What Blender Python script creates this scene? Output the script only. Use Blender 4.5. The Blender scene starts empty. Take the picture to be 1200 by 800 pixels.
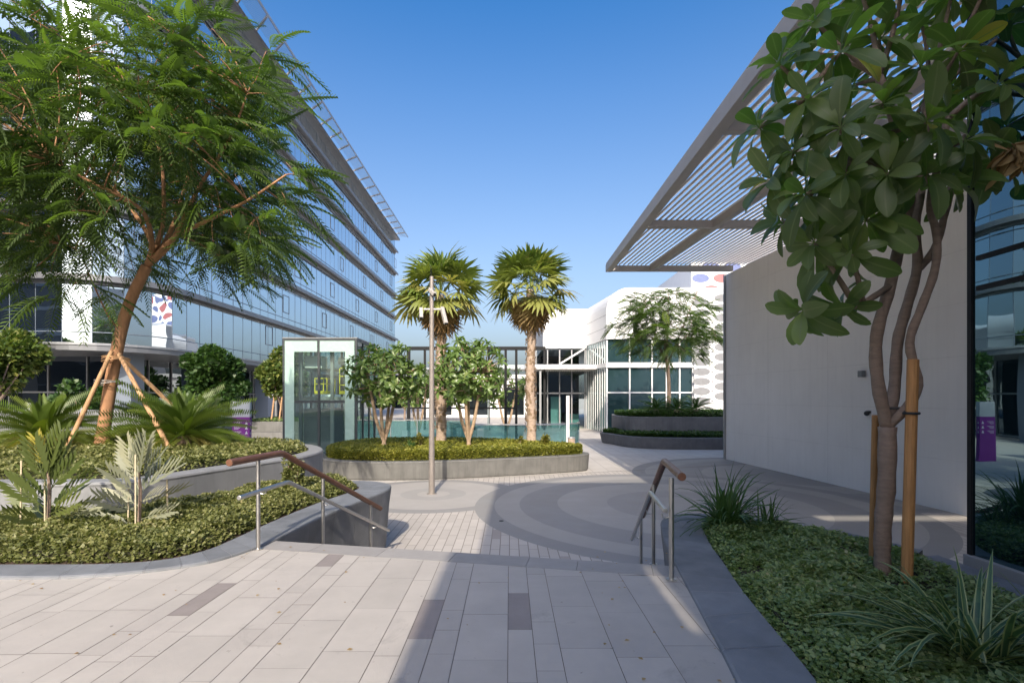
import bpy, math, random
import numpy as np
from mathutils import Vector, Matrix
random.seed(7); RNG = np.random.default_rng(7)
SC = bpy.context.scene
COL = SC.collection
PI = math.pi
F, CX, HY, CZ = 610.0, 597.0, 466.0, 1.6        # focal length in photo pixels, axis, horizon, eye height
LO = -1.05                                      # lower plaza level; the upper terrace is z = 0

# ------------------------------------------------------------------ objects
def link(o, parent=None):
    COL.objects.link(o)
    if parent: o.parent = parent
    return o
def tag(o, label=None, cat=None, group=None, kind=None):
    if label: o['label'] = label
    if cat: o['category'] = cat
    if group: o['group'] = group
    if kind: o['kind'] = kind
    return o
def thing(name, label, cat, loc=(0, 0, 0), group=None, rz=0.0):
    o = bpy.data.objects.new(name, None); o.empty_display_size = .2
    o.location = loc; o.rotation_euler = (0, 0, rz)
    link(o); return tag(o, label, cat, group)
def copy_tree(o, parent=None):
    c = o.copy(); COL.objects.link(c)
    if parent: c.parent = parent
    for ch in list(o.children): copy_tree(ch, c)
    return c
def root_loc(p):
    v = Vector((0, 0, 0))
    while p is not None:
        v += Vector(p.location); p = p.parent
    return v

class MB:
    """collects faces, then builds ONE mesh object (world coordinates in)"""
    def __init__(s): s.v = []; s.f = []; s.r = []
    def add(s, vs, fs, rnd=0.5):
        b = len(s.v); s.v += [tuple(p) for p in vs]
        s.f += [tuple(i + b for i in f) for f in fs]; s.r += [rnd] * len(fs)
    def box(s, x0, x1, y0, y1, z0, z1, rnd=.5):
        s.add([(x0,y0,z0),(x1,y0,z0),(x1,y1,z0),(x0,y1,z0),(x0,y0,z1),(x1,y0,z1),(x1,y1,z1),(x0,y1,z1)],
              [(0,3,2,1),(4,5,6,7),(0,1,5,4),(1,2,6,5),(2,3,7,6),(3,0,4,7)], rnd)
    def beam(s, a, b, w, h, up=(0,0,1), rnd=.5):
        a = Vector(a); b = Vector(b); d = (b - a).normalized(); u = Vector(up)
        sd = d.cross(u)
        if sd.length < 1e-5: sd = d.cross(Vector((1,0,0)))
        sd.normalize(); u = sd.cross(d).normalized()
        vs = []
        for p in (a, b):
            for (i, j) in ((-1,-1),(1,-1),(1,1),(-1,1)): vs.append(p + sd*(w/2*i) + u*(h/2*j))
        s.add(vs, [(0,1,2,3),(7,6,5,4),(0,4,5,1),(1,5,6,2),(2,6,7,3),(3,7,4,0)], rnd)
    def tube(s, pts, r, n=10, cap=True, rnd=.5):
        pts = [Vector(p) for p in pts]; m = len(pts)
        rs = [r]*m if isinstance(r, (int, float)) else list(r)
        vs = []; prev = None
        for i, p in enumerate(pts):
            if i == 0: d = pts[1] - p
            elif i == m-1: d = p - pts[i-1]
            else: d = (pts[i+1]-p).normalized() + (p-pts[i-1]).normalized()
            d.normalize()
            if prev is None:
                a = Vector((0,0,1)) if abs(d.z) < .9 else Vector((1,0,0))
                sd = d.cross(a).normalized()
            else:
                sd = (prev - d*prev.dot(d)).normalized()
            prev = sd; up = d.cross(sd)
            for k in range(n):
                t = 2*PI*k/n
                vs.append(p + sd*(rs[i]*math.cos(t)) + up*(rs[i]*math.sin(t)))
        fs = [(i*n+k, i*n+(k+1)%n, (i+1)*n+(k+1)%n, (i+1)*n+k) for i in range(m-1) for k in range(n)]
        if cap: fs += [tuple(range(n-1,-1,-1)), tuple(range((m-1)*n, m*n))]
        s.add(vs, fs, rnd)
    def loft(s, loops, cap_last=False, cap_first=False, closed=True, rnd=.5):
        n = len(loops[0]); vs = [p for l in loops for p in l]; fs = []
        rng = range(n) if closed else range(n-1)
        for i in range(len(loops)-1):
            for k in rng: fs.append((i*n+k, i*n+(k+1)%n, (i+1)*n+(k+1)%n, (i+1)*n+k))
        if cap_last: fs.append(tuple(range((len(loops)-1)*n, len(loops)*n)))
        if cap_first: fs.append(tuple(range(n-1,-1,-1)))
        s.add(vs, fs, rnd)
    def prism(s, poly, z0, z1, rnd=.5):
        s.loft([[(x,y,z0) for x,y in poly], [(x,y,z1) for x,y in poly]], True, True, rnd=rnd)
    def sphere(s, c, r, n=10, m=6, sq=(1,1,1), rnd=.5):
        vs = []; fs = []
        for j in range(m+1):
            t = PI*j/m
            for k in range(n):
                a = 2*PI*k/n
                vs.append((c[0]+r*sq[0]*math.sin(t)*math.cos(a), c[1]+r*sq[1]*math.sin(t)*math.sin(a), c[2]+r*sq[2]*math.cos(t)))
        for j in range(m):
            for k in range(n): fs.append((j*n+k, (j+1)*n+k, (j+1)*n+(k+1)%n, j*n+(k+1)%n))
        s.add(vs, fs, rnd)
    def build(s, name, mat, parent=None, smooth=False, bevel=0, segs=2):
        o0 = root_loc(parent)
        me = bpy.data.meshes.new(name)
        me.from_pydata([(p[0]-o0.x, p[1]-o0.y, p[2]-o0.z) for p in s.v], [], s.f)
        a = me.attributes.new('rnd', 'FLOAT', 'FACE'); a.data.foreach_set('value', s.r)
        me.materials.append(mat)
        if smooth: me.polygons.foreach_set('use_smooth', [True]*len(me.polygons))
        me.update()
        o = link(bpy.data.objects.new(name, me), parent)
        if bevel:
            md = o.modifiers.new('Bevel', 'BEVEL'); md.width = bevel; md.segments = segs; md.limit_method = 'ANGLE'; md.angle_limit = math.radians(40)
        return o

def scatter(name, tv, tf, mats, pos, mat, parent=None, rnd=None, uv=None, bend=None, curl=None):
    """one mesh from M placed copies of a quad template"""
    o0 = np.array(root_loc(parent))
    tv = np.asarray(tv, float); tf = np.asarray(tf, int); M = len(pos); N = len(tv); K = len(tf)
    T = np.repeat(tv[None], M, 0)
    if bend is not None: T[:,:,2] += np.asarray(bend)[:,None]*T[:,:,1]**2
    if curl is not None: T[:,:,0] += np.asarray(curl)[:,None]*T[:,:,1]**2
    V = np.einsum('mij,mnj->mni', mats, T) + (np.asarray(pos) - o0)[:, None, :]
    Fc = (tf[None] + (np.arange(M)*N)[:, None, None]).reshape(-1, 4)
    return quadmesh(name, V.reshape(-1, 3), Fc, mat, parent,
                    np.repeat(rnd if rnd is not None else RNG.random(M), K),
                    np.tile(np.asarray(uv), (M, 1)) if uv is not None else None)
def quadmesh(name, V, Fc, mat, parent, rnd, uv=None, smooth=False):
    me = bpy.data.meshes.new(name); nf = len(Fc)
    me.vertices.add(len(V)); me.vertices.foreach_set('co', V.astype(np.float32).ravel())
    me.loops.add(nf*4); me.loops.foreach_set('vertex_index', Fc.astype(np.int32).ravel())
    me.polygons.add(nf); me.polygons.foreach_set('loop_start', np.arange(0, nf*4, 4, dtype=np.int32))
    me.polygons.foreach_set('loop_total', np.full(nf, 4, dtype=np.int32))
    a = me.attributes.new('rnd', 'FLOAT', 'FACE'); a.data.foreach_set('value', np.asarray(rnd, np.float32))
    if uv is not None:
        u = me.attributes.new('uvw', 'FLOAT2', 'POINT'); u.data.foreach_set('vector', np.asarray(uv, np.float32).ravel())
    me.materials.append(mat); me.update(calc_edges=True)
    if smooth: me.polygons.foreach_set('use_smooth', [True]*nf)
    return link(bpy.data.objects.new(name, me), parent)

def frames(d, up=None, roll=0.0):
    """matrices whose columns are side, direction, normal"""
    d = np.asarray(d, float); d = d/np.linalg.norm(d, axis=1, keepdims=True)
    if up is None: up = np.tile([0, 0, 1.], (len(d), 1))
    s = np.cross(d, up); l = np.linalg.norm(s, axis=1, keepdims=True)
    s = np.where(l < 1e-4, [[1., 0, 0]], s/np.maximum(l, 1e-4)); n = np.cross(s, d)
    if np.ndim(roll) or roll:
        r = np.broadcast_to(np.asarray(roll, float), (len(d),))[:, None]
        s, n = s*np.cos(r)+n*np.sin(r), n*np.cos(r)-s*np.sin(r)
    return np.stack([s, d, n], axis=2)

# ------------------------------------------------------------------ outlines
def smooth_line(pts, n=6, closed=False):
    P = [np.array(p, float) for p in pts]; out = []
    m = len(P); rng = range(m) if closed else range(m-1)
    g = (lambda i: P[i % m]) if closed else (lambda i: P[max(0, min(m-1, i))])
    for i in rng:
        p0, p1, p2, p3 = g(i-1), g(i), g(i+1), g(i+2)
        for k in range(n):
            t = k/n
            out.append(.5*((2*p1)+(p2-p0)*t+(2*p0-5*p1+4*p2-p3)*t*t+(3*p1-p0-3*p2+p3)*t**3))
    if not closed: out.append(P[-1])
    return [tuple(p) for p in out]
def offset_poly(poly, d):
    P = np.array(poly)[:, :2]; n = len(P)
    area = .5*np.sum(P[:,0]*np.roll(P[:,1],-1)-np.roll(P[:,0],-1)*P[:,1])
    t = np.roll(P,-1,0)-np.roll(P,1,0); t /= np.maximum(np.linalg.norm(t,axis=1,keepdims=True),1e-9)
    nr = np.stack([-t[:,1], t[:,0]],1)*(1 if area > 0 else -1)   # inward
    return [tuple(p) for p in P+nr*d]
def inside(poly, x, y):
    r = np.zeros(len(x), bool); n = len(poly)
    for i in range(n):
        x0,y0 = poly[i][:2]; x1,y1 = poly[(i+1)%n][:2]
        c = ((y0 > y) != (y1 > y)) & (x < (x1-x0)*(y-y0)/((y1-y0) if y1 != y0 else 1e-9)+x0)
        r ^= c
    return r
def edge_dist(poly, x, y):
    d = np.full(len(x), 1e9); n = len(poly)
    for i in range(n):
        a = np.array(poly[i][:2]); b = np.array(poly[(i+1)%n][:2]); ab = b-a
        t = np.clip(((x-a[0])*ab[0]+(y-a[1])*ab[1])/max(ab@ab,1e-9),0,1)
        d = np.minimum(d, np.hypot(x-a[0]-t*ab[0], y-a[1]-t*ab[1]))
    return d
def sample_poly(poly, n):
    P = np.array(poly)[:, :2]; lo = P.min(0); hi = P.max(0); xs = []; ys = []; c = 0
    while c < n:
        x = RNG.uniform(lo[0],hi[0],n); y = RNG.uniform(lo[1],hi[1],n); k = inside(poly,x,y)
        xs.append(x[k]); ys.append(y[k]); c += k.sum()
    return np.concatenate(xs)[:n], np.concatenate(ys)[:n]
def W(px, py, d):
    """the world point d metres away that lies at a photo pixel"""
    return Vector(((px-CX)/F*d, d, CZ-(py-HY)/F*d))

# ------------------------------------------------------------------ materials
def nt(name):
    m = bpy.data.materials.new(name); m.use_nodes = True
    n = m.node_tree; n.nodes.clear()
    o = n.nodes.new('ShaderNodeOutputMaterial')
    return m, n, o
class NB:
    def __init__(s, tree): s.t = tree
    def n(s, typ, ins=None, **kw):
        nd = s.t.nodes.new(typ)
        for k, v in kw.items(): setattr(nd, k, v)
        for k, v in (ins or {}).items():
            if isinstance(v, bpy.types.NodeSocket): s.t.links.new(v, nd.inputs[k])
            else: nd.inputs[k].default_value = v
        return nd
    def math(s, op, a, b=0.0, c=None, clamp=False):
        nd = s.t.nodes.new('ShaderNodeMath'); nd.operation = op; nd.use_clamp = clamp
        for i, v in enumerate((a, b, c)):
            if v is None: continue
            if isinstance(v, bpy.types.NodeSocket): s.t.links.new(v, nd.inputs[i])
            else: nd.inputs[i].default_value = v
        return nd.outputs[0]
    def mix(s, f, a, b, blend='MIX'):
        nd = s.t.nodes.new('ShaderNodeMix'); nd.data_type = 'RGBA'; nd.blend_type = blend
        for k, v in ((0, f), (6, a), (7, b)):
            if isinstance(v, bpy.types.NodeSocket): s.t.links.new(v, nd.inputs[k])
            else: nd.inputs[k].default_value = v if k == 0 else (tuple(v)+(1,))[:4]
        return nd.outputs[2]
    def noise(s, scale, co=None, detail=4, rough=.55, dist=0):
        ins = {'Scale': scale, 'Detail': detail, 'Roughness': rough, 'Distortion': dist}
        if co is not None: ins['Vector'] = co
        return s.n('ShaderNodeTexNoise', ins).outputs['Fac']
    def objco(s): return s.n('ShaderNodeTexCoord').outputs['Object']
    def ramp(s, f, stops):
        nd = s.n('ShaderNodeValToRGB', {'Fac': f}); e = nd.color_ramp.elements
        while len(e) < len(stops): e.new(.5)
        for i, (p, c) in enumerate(stops):
            e[i].position = p; e[i].color = (tuple(c)+(1,))[:4] if not isinstance(c, (int, float)) else (c, c, c, 1)
        return nd.outputs[0]
    def rng(s, f, a, b, c, d): 
        return s.n('ShaderNodeMapRange', {0: f, 1: a, 2: b, 3: c, 4: d}).outputs[0]
def mul(c, k): return tuple(min(1, x*k) for x in c)

def pmat(name, col, rough=.6, metal=0, var=.12, scale=3., bump=0., bscale=60., streak=0., rndvar=0., spec=.5, stretch=None, stain=0.):
    m, t, o = nt(name); b = NB(t); co = b.objco()
    if stretch:
        co = b.n('ShaderNodeMapping', {'Vector': co, 'Scale': stretch}).outputs[0]
    f = b.rng(b.noise(scale, co, 6, .6), .25, .75, 0, 1)
    c = b.mix(f, mul(col, 1-var), mul(col, 1+var))
    if streak:
        mp = b.n('ShaderNodeMapping', {'Vector': b.objco(), 'Scale': (5, 5, .35)}).outputs[0]
        g = b.rng(b.noise(1.6, mp, 5, .65), .45, .8, 0, streak)
        c = b.mix(g, c, mul(col, .45))
    if stain:
        c = b.mix(b.rng(b.noise(1.1, b.objco(), 8, .72, 1.2), .60, .72, 0, stain), c, mul(col, .55))
        c = b.mix(b.rng(b.noise(16, b.objco(), 3, .6), .70, .74, 0, stain*1.1), c, mul(col, .4))
        c = b.mix(b.rng(b.noise(.6, b.objco(), 4, .6), .35, .65, 0, .16), c, mul(col, .78))
    if rndvar:
        a = b.n('ShaderNodeAttribute', attribute_name='rnd').outputs['Fac']
        c = b.mix(b.rng(a, 0, 1, 0, 1), b.mix(1., c, (1-rndvar,)*3, 'MULTIPLY'), c)
    p = b.n('ShaderNodeBsdfPrincipled', {'Base Color': c, 'Metallic': metal, 'Specular IOR Level': spec,
        'Roughness': b.rng(b.noise(scale*2.3, co, 3), .3, .7, max(.02, rough-.08), min(1, rough+.08))})
    if bump:
        bp = b.n('ShaderNodeBump', {'Strength': bump, 'Distance': .01, 'Height': b.noise(bscale, co, 6, .6)})
        t.links.new(bp.outputs[0], p.inputs['Normal'])
    t.links.new(p.outputs[0], o.inputs[0]); return m

def leafmat(name, stops, trans=.3, rough=.45, tcol=None, stripe=None, spec=.5, vein=None):
    m, t, o = nt(name); b = NB(t)
    a = b.n('ShaderNodeAttribute', attribute_name='rnd').outputs['Fac']
    c = b.ramp(a, stops)
    if stripe or vein:
        uv = b.n('ShaderNodeAttribute', attribute_name='uvw').outputs['Vector']
        x = b.n('ShaderNodeSeparateXYZ', {0: uv}).outputs[0]
        ax = b.math('ABSOLUTE', x)
        if stripe: c = b.mix(b.rng(ax, .55, .7, 0, 1), c, stripe)
        if vein: c = b.mix(b.rng(ax, .05, .12, .75, 0), c, vein)
    p = b.n('ShaderNodeBsdfPrincipled', {'Base Color': c, 'Roughness': rough, 'Specular IOR Level': spec})
    tr = b.n('ShaderNodeBsdfTranslucent', {'Color': b.mix(1., c, tcol or (1.6, 1.9, .7), 'MULTIPLY')})
    mx = b.n('ShaderNodeMixShader', {0: trans, 1: p.outputs[0], 2: tr.outputs[0]})
    t.links.new(mx.outputs[0], o.inputs[0]); return m

def mirror_glass(name, body, tint, face=.5, edge=.95, wob=.0015, wscale=.35, rough=.01):
    """coated facade glass: dark body under a tinted reflection"""
    m, t, o = nt(name); b = NB(t)
    co = b.objco()
    bp = b.n('ShaderNodeBump', {'Strength': 1., 'Distance': wob*10, 'Height': b.noise(wscale, co, 2)})
    lw = b.n('ShaderNodeLayerWeight', {'Blend': .5}).outputs['Facing']
    f = b.rng(lw, 0, 1, face, edge)
    d = b.n('ShaderNodeBsdfDiffuse', {'Color': body+(1,)})
    g = b.n('ShaderNodeBsdfGlossy', {'Color': tint+(1,), 'Roughness': rough, 'Normal': bp.outputs[0]})
    mx = b.n('ShaderNodeMixShader', {0: f, 1: d.outputs[0], 2: g.outputs[0]})
    t.links.new(mx.outputs[0], o.inputs[0]); return m
def clear_glass(name, tint, refl=.08, edge=.8, rough=.01, haze=0.0, hcol=(.5,.6,.6)):
    m, t, o = nt(name); b = NB(t)
    lw = b.n('ShaderNodeLayerWeight', {'Blend': .35}).outputs['Facing']
    f = b.rng(lw, 0, 1, refl, edge)
    tr = b.n('ShaderNodeBsdfTransparent', {'Color': tint+(1,)})
    g = b.n('ShaderNodeBsdfGlossy', {'Color': (.9, .95, .95, 1), 'Roughness': rough})
    base = tr.outputs[0]
    if haze:
        d = b.n('ShaderNodeBsdfDiffuse', {'Color': hcol+(1,)})
        base = b.n('ShaderNodeMixShader', {0: haze, 1: base, 2: d.outputs[0]}).outputs[0]
    mx = b.n('ShaderNodeMixShader', {0: f, 1: base, 2: g.outputs[0]})
    t.links.new(mx.outputs[0], o.inputs[0]); return m

MT = {}
MT['tile'] = pmat('concrete_tile', (.485, .447, .402), .75, var=.08, scale=2.2, bump=.3, bscale=180, rndvar=.11, stain=.5)
MT['tile_dark'] = pmat('brown_tile', (.30, .262, .242), .75, var=.07, scale=4, bump=.25, bscale=180, rndvar=.12)
MT['joint'] = pmat('joint_sand', (.20, .17, .15), .9, var=.2, scale=30)
MT['nosing'] = pmat('nosing_stone', (.365, .345, .325), .7, var=.08, scale=4, bump=.2, bscale=160, rndvar=.15, stain=.25)
MT['basalt'] = pmat('dark_basalt', (.205, .215, .23), .62, var=.22, scale=2.6, bump=.25, bscale=140, rndvar=.2)
MT['plaster_joint'] = pmat('plaster_joint', (.80, .775, .75), .85)
MT['concrete'] = pmat('grey_concrete', (.165, .163, .155), .7, var=.2, scale=2.4, bump=.3, bscale=110, streak=.55)
MT['concrete_dark'] = pmat('charcoal_concrete', (.125, .13, .145), .65, var=.2, scale=2.4, bump=.3, bscale=110, streak=.4)
MT['concrete_light'] = pmat('pale_concrete', (.47, .47, .475), .7, var=.1, scale=1.8, bump=.25, bscale=110, streak=.25)
MT['soil'] = pmat('planting_soil', (.085, .055, .038), .95, var=.35, scale=14, bump=.9, bscale=45)
MT['steel'] = pmat('brushed_steel', (.55, .535, .51), .38, 1, var=.08, scale=9)
MT['steel_dark'] = pmat('dark_steel', (.014, .0145, .016), .6, 0, spec=.25, var=.15, scale=4)
MT['alu'] = pmat('grey_aluminium', (.34, .35, .36), .42, .4, var=.06, scale=3)
MT['alu_warm'] = pmat('louvre_aluminium', (.76, .72, .67), .5, 0, var=.05, scale=3)
MT['fin'] = pmat('fin_metal', (.21, .215, .225), .4, .4, var=.08, scale=2)
MT['mullion'] = pmat('mullion_metal', (.20, .235, .28), .45, .4, var=.08, scale=2)
MT['wood_rail'] = pmat('handrail_wood', (.155, .068, .038), .42, var=.3, scale=7, stretch=(6, .5, 6))
MT['stake'] = pmat('stake_wood', (.47, .235, .085), .65, var=.3, scale=6, stretch=(6, 6, .5), bump=.3, bscale=25)
MT['stake_pale'] = pmat('pale_stake_wood', (.50, .30, .16), .7, var=.25, scale=6, bump=.3, bscale=25)
MT['bamboo'] = pmat('bamboo_cane', (.62, .52, .36), .6, var=.15, scale=10)
MT['white'] = pmat('white_panel', (.80, .80, .80), .5, var=.03, scale=1.2)
MT['plaster'] = pmat('white_plaster', (.92, .89, .86), .8, var=.05, scale=.5, bump=.15, bscale=90, streak=.10)
MT['lift_frame'] = pmat('lift_frame_metal', (.07, .08, .085), .45, .3, var=.08, scale=2)
MT['wall_grey'] = pmat('grey_wall_concrete', (.25, .255, .265), .7, var=.14, scale=1.8, bump=.25, bscale=110, streak=.3)
MT['canopy'] = pmat('canopy_steel', (.44, .41, .385), .5, 0, var=.06, scale=2)
MT['blue_grey'] = pmat('column_cladding', (.20, .235, .285), .5, var=.06, scale=1)
MT['mint'] = pmat('mint_glass_border', (.44, .62, .54), .25, var=.05, scale=1)
MT['rubber'] = pmat('black_rubber', (.03, .03, .03), .6)
MT['wire'] = pmat('tie_wire', (.32, .30, .28), .5, .3)
MT['purple'] = pmat('purple_sign', (.21, .025, .27), .35, var=.04, scale=2)
MT['sign_grey'] = pmat('sign_grey', (.52, .54, .58), .4, var=.04, scale=2)
MT['yellow'] = pmat('yellow_paint', (.85, .72, .02), .45, var=.05)
MT['office_wall'] = pmat('tower_cladding', (.035, .038, .045), .5, var=.15, scale=.2)
MT['stone_wall'] = pmat('sand_cladding', (.80, .76, .70), .7, var=.08, scale=.4)
MT['room'] = pmat('dark_interior', (.035, .04, .045), .8, var=.3, scale=.7)
MT['room_mid'] = pmat('interior_grey', (.16, .17, .18), .8, var=.3, scale=.7)
MT['facade'] = mirror_glass('facade_glass', (.022, .032, .042), (.70, .79, .86), .72, .97)
MT['shop'] = mirror_glass('shopfront_glass', (.012, .016, .02), (.45, .5, .55), .08, .75)
MT['teal'] = mirror_glass('teal_glass', (.008, .02, .024), (.50, .72, .78), .22, .80, wob=.0008)
MT['block_glass'] = mirror_glass('entrance_glass', (.02, .045, .052), (.55, .68, .70), .12, .85)
MT['clear'] = clear_glass('clear_glass', (.80, .90, .88), .10, .8)
MT['lift_glass'] = clear_glass('lift_glass', (.72, .87, .83), .05, .7, haze=.05, hcol=(.35, .52, .49))
MT['pool_glass'] = clear_glass('teal_balustrade_glass', (.35, .60, .60), .18, .8, haze=.35, hcol=(.10, .28, .29))
MT['bark_red'] = pmat('reddish_bark', (.40, .21, .11), .85, var=.35, scale=6, bump=1., bscale=18, stretch=(1, 1, .5), stain=.75)
MT['bark_grey'] = pmat('grey_brown_bark', (.27, .195, .15), .85, var=.25, scale=9, bump=.9, bscale=30, stretch=(1, 1, 3))
MT['bark_pale'] = pmat('pale_bark', (.42, .30, .20), .85, var=.25, scale=9, bump=.6, bscale=30)
MT['bark_palm'] = pmat('palm_bark', (.42, .32, .25), .9, var=.35, scale=9, bump=1., bscale=20, stretch=(1, 1, 2.5))
# ================================================================== THE SETTING
def struct(o): o['kind'] = 'structure'; return o
# ground to the horizon
g = MB(); g.add([(-900,-600,LO-.06),(900,-600,LO-.06),(900,1500,LO-.06),(-900,1500,LO-.06)], [(0,1,2,3)])
struct(g.build('ground', pmat('far_ground', (.46, .42, .37), .9, var=.15, scale=.05)))

# lower plaza: tiles in running bond, with broad rings of fine granite let into them
def plaza_mat():
    m, t, o = nt('plaza_paving'); b = NB(t); co = b.objco()
    sp = b.n('ShaderNodeSeparateXYZ', {0: co}); x, y = sp.outputs[0], sp.outputs[1]
    uv = b.n('ShaderNodeCombineXYZ', {0: y, 1: x}).outputs[0]
    br = b.n('ShaderNodeTexBrick', {'Vector': uv, 'Color1': (.545,.505,.465,1), 'Color2': (.47,.435,.40,1), 'Mortar': (.24,.215,.19,1),
        'Scale': 1., 'Mortar Size': .008, 'Mortar Smooth': .1, 'Bias': 0., 'Brick Width': .67, 'Row Height': .1675}, offset=.37, offset_frequency=2)
    br2 = b.n('ShaderNodeTexBrick', {'Vector': uv, 'Color1': (0,0,0,1), 'Color2': (1,1,1,1), 'Mortar': (0,0,0,1),
        'Scale': 1., 'Mortar Size': 0., 'Brick Width': .67, 'Row Height': .1675}, offset=.37, offset_frequency=2)
    dk = b.rng(b.n('ShaderNodeSeparateXYZ', {0: br2.outputs[0]}).outputs[0], .955, .96, 0, .75)
    base = b.mix(dk, br.outputs[0], (.36, .31, .285))
    fine = b.noise(70, co, 6, .7); med = b.noise(1.3, co, 5, .6)
    # rings: (cx, cy, [(r_outer, value), ...]) from the outside in
    def disc(cx, cy, r):
        dx = b.math('SUBTRACT', x, cx); dy = b.math('SUBTRACT', y, cy)
        d = b.math('SQRT', b.math('ADD', b.math('MULTIPLY', dx, dx), b.math('MULTIPLY', dy, dy)))
        return b.math('LESS_THAN', d, r)
    col = base
    sys = [(9.9, 17.6, [(5.6,.0),(5.15,.55),(4.3,.2),(3.2,.6),(2.0,.15)]),
           (-2.1, 14.4, [(2.45,.05),(2.05,.75),(.9,.45),(.45,.8)]),
           (4.35, 12.9, [(5.2,.0),(4.72,.6),(4.1,.12),(3.15,.62),(1.9,.3),(1.0,.5)])]
    mask = None
    for cx, cy, rs in sys:
        for r, v in rs:
            dm = disc(cx, cy, r)
            c = b.mix(v, (.285,.283,.28), (.47,.445,.42))
            c = b.mix(b.rng(fine, .3, .7, 0, .4), c, b.mix(.5, c, (.2,.185,.17)))
            col = b.mix(dm, col, c)
            if r == rs[0][0]: mask = dm if mask is None else b.math('MAXIMUM', mask, dm)
    # wide pale slabs near the far buildings, beyond a movement joint
    br3 = b.n('ShaderNodeTexBrick', {'Vector': uv, 'Color1': (.575,.54,.50,1), 'Color2': (.52,.485,.45,1), 'Mortar': (.35,.32,.29,1),
        'Scale': 1., 'Mortar Size': .010, 'Brick Width': 1.2, 'Row Height': .6}, offset=.5)
    far = b.math('GREATER_THAN', b.math('SUBTRACT', y, b.math('MULTIPLY', x, .35)), 17.5)
    col = b.mix(b.math('MULTIPLY', far, b.math('SUBTRACT', 1., mask)), col, br3.outputs[0])
    jd = b.math('ABSOLUTE', b.math('SUBTRACT', b.math('SUBTRACT', y, b.math('MULTIPLY', x, .35)), 17.5))
    col = b.mix(b.math('LESS_THAN', jd, .03), col, (.16,.14,.125))
    col = b.mix(b.rng(med, .3, .75, 0, .22), col, mul((.42,.385,.355), .8))
    p = b.n('ShaderNodeBsdfPrincipled', {'Base Color': col, 'Roughness': b.rng(med, .3, .7, .6, .85), 'Specular IOR Level': .35})
    bp = b.n('ShaderNodeBump', {'Strength': .25, 'Distance': .004, 'Height': fine})
    t.links.new(bp.outputs[0], p.inputs['Normal']); t.links.new(p.outputs[0], o.inputs[0]); return m
g = MB(); g.add([(-70,-12,LO),(60,-12,LO),(60,120,LO),(-70,120,LO)], [(0,1,2,3)])
struct(g.build('plaza', plaza_mat()))
dr = MB(); c = W(587.5, 610.5, 11.22)
dr.tube([(c.x, c.y, LO+.002), (c.x, c.y, LO+.006)], .05, 16)
tag(dr.build('floor_drain', MT['steel_dark']), 'small round black drain cover set in the shaded ring paving', 'drain cover')

# edges of the upper terrace
def nose_y(x): return 4.98 - .208*(x-1.396) - .3*1.02      # front edge of the nosing strip
NRM = Vector((.204, .979, 0)); EDG = Vector((.979, -.204, 0))
kerb_out_l = smooth_line([(-14,4.57),(-8,4.56),(-4.5,4.58),(-3.7,4.64),(-3.15,4.84),(-2.86,5.08),(-2.70,5.45),(-2.61,5.85),(-2.5,6.8),(-2.31,7.9),(-2.15,8.6),(-2.09,9.1),(-2.2,9.55),(-2.6,9.85),(-3.3,9.95),(-4.2,9.98)], 5)
kerb_in_l  = smooth_line([(-14,4.93),(-8,4.92),(-4.6,4.92),(-3.75,4.95),(-3.32,5.1),(-3.13,5.4),(-3.08,5.75),(-3.05,6.2),(-2.98,7.0),(-2.85,7.9),(-2.68,8.6),(-2.62,9.0),(-2.68,9.25),(-2.9,9.42),(-3.4,9.5),(-4.2,9.55)], 5)
kerb_out_r = smooth_line([(.9,1.2),(1.08,2.0),(1.27,2.92),(1.40,3.75),(1.52,4.56),(1.62,5.2),(1.74,5.9),(1.86,6.4),(1.99,6.78),(2.25,7.06),(2.65,7.1),(3.3,6.75),(3.95,6.1),(4.29,5.4)], 5)
kerb_in_r  = smooth_line([(1.35,1.2),(1.52,2.0),(1.71,2.92),(1.84,3.84),(1.93,4.4),(2.04,4.95),(2.16,5.6),(2.28,6.1),(2.36,6.4),(2.48,6.6),(2.68,6.62),(3.1,6.35),(3.65,5.75),(3.95,5.1)], 5)
bed_l = kerb_in_l + [(-4.12,9.5),(-4.35,8.8),(-4.75,7.65),(-5.2,7.16),(-6,6.98),(-14,6.93)]
bed_r = kerb_in_r + [(3.92,4.7),(3.95,4.1),(4.02,3.0),(4.05,1.2)]

t = MB()
top = [(-30,-5.2),(4.33,-5.2),(4.33,5.25),(2.6,6.6),(1.9,6.2),(1.6,nose_y(1.6)),(-2.75,nose_y(-2.75)),(-2.9,6.5),(-2.75,8.9),(-4.3,9.7),(-30,9.7)]
t.prism(top, LO-.05, -.006)
struct(t.build('terrace_slab', MT['joint']))

# upper terrace tiles: one sheet of separate tiles, columns one or two units wide
U = .1675; X0 = -.01
pat = [(-2,0,'w'),(-3,-2,'n'),(-4,-3,'d'),(-5,-4,'n'),(-7,-5,'w'),(-9,-7,'w'),(-10,-9,'n'),(-11,-10,'d'),(-13,-11,'w'),(-14,-13,'n'),(-15,-14,'d'),(-16,-15,'n'),(-18,-16,'w'),(-20,-18,'w'),
       (0,1,'d'),(1,2,'n'),(2,4,'w'),(4,6,'w'),(6,8,'w'),(8,9,'n'),(9,10,'n'),(10,12,'w')]
k = -20
while k > -80:
    for w_, ty in ((1,'n'),(1,'n'),(2,'w'),(1,'d'),(2,'w'),(2,'w')):
        pat.append((k-w_, k, ty)); k -= w_
ti = MB(); td = MB(); rr = random.Random(3)
dark_y = {0: (3.60, 4.27), -4: (3.46, 4.13), -11: (4.95, 5.62), -15: (3.83, 4.50)}
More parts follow.
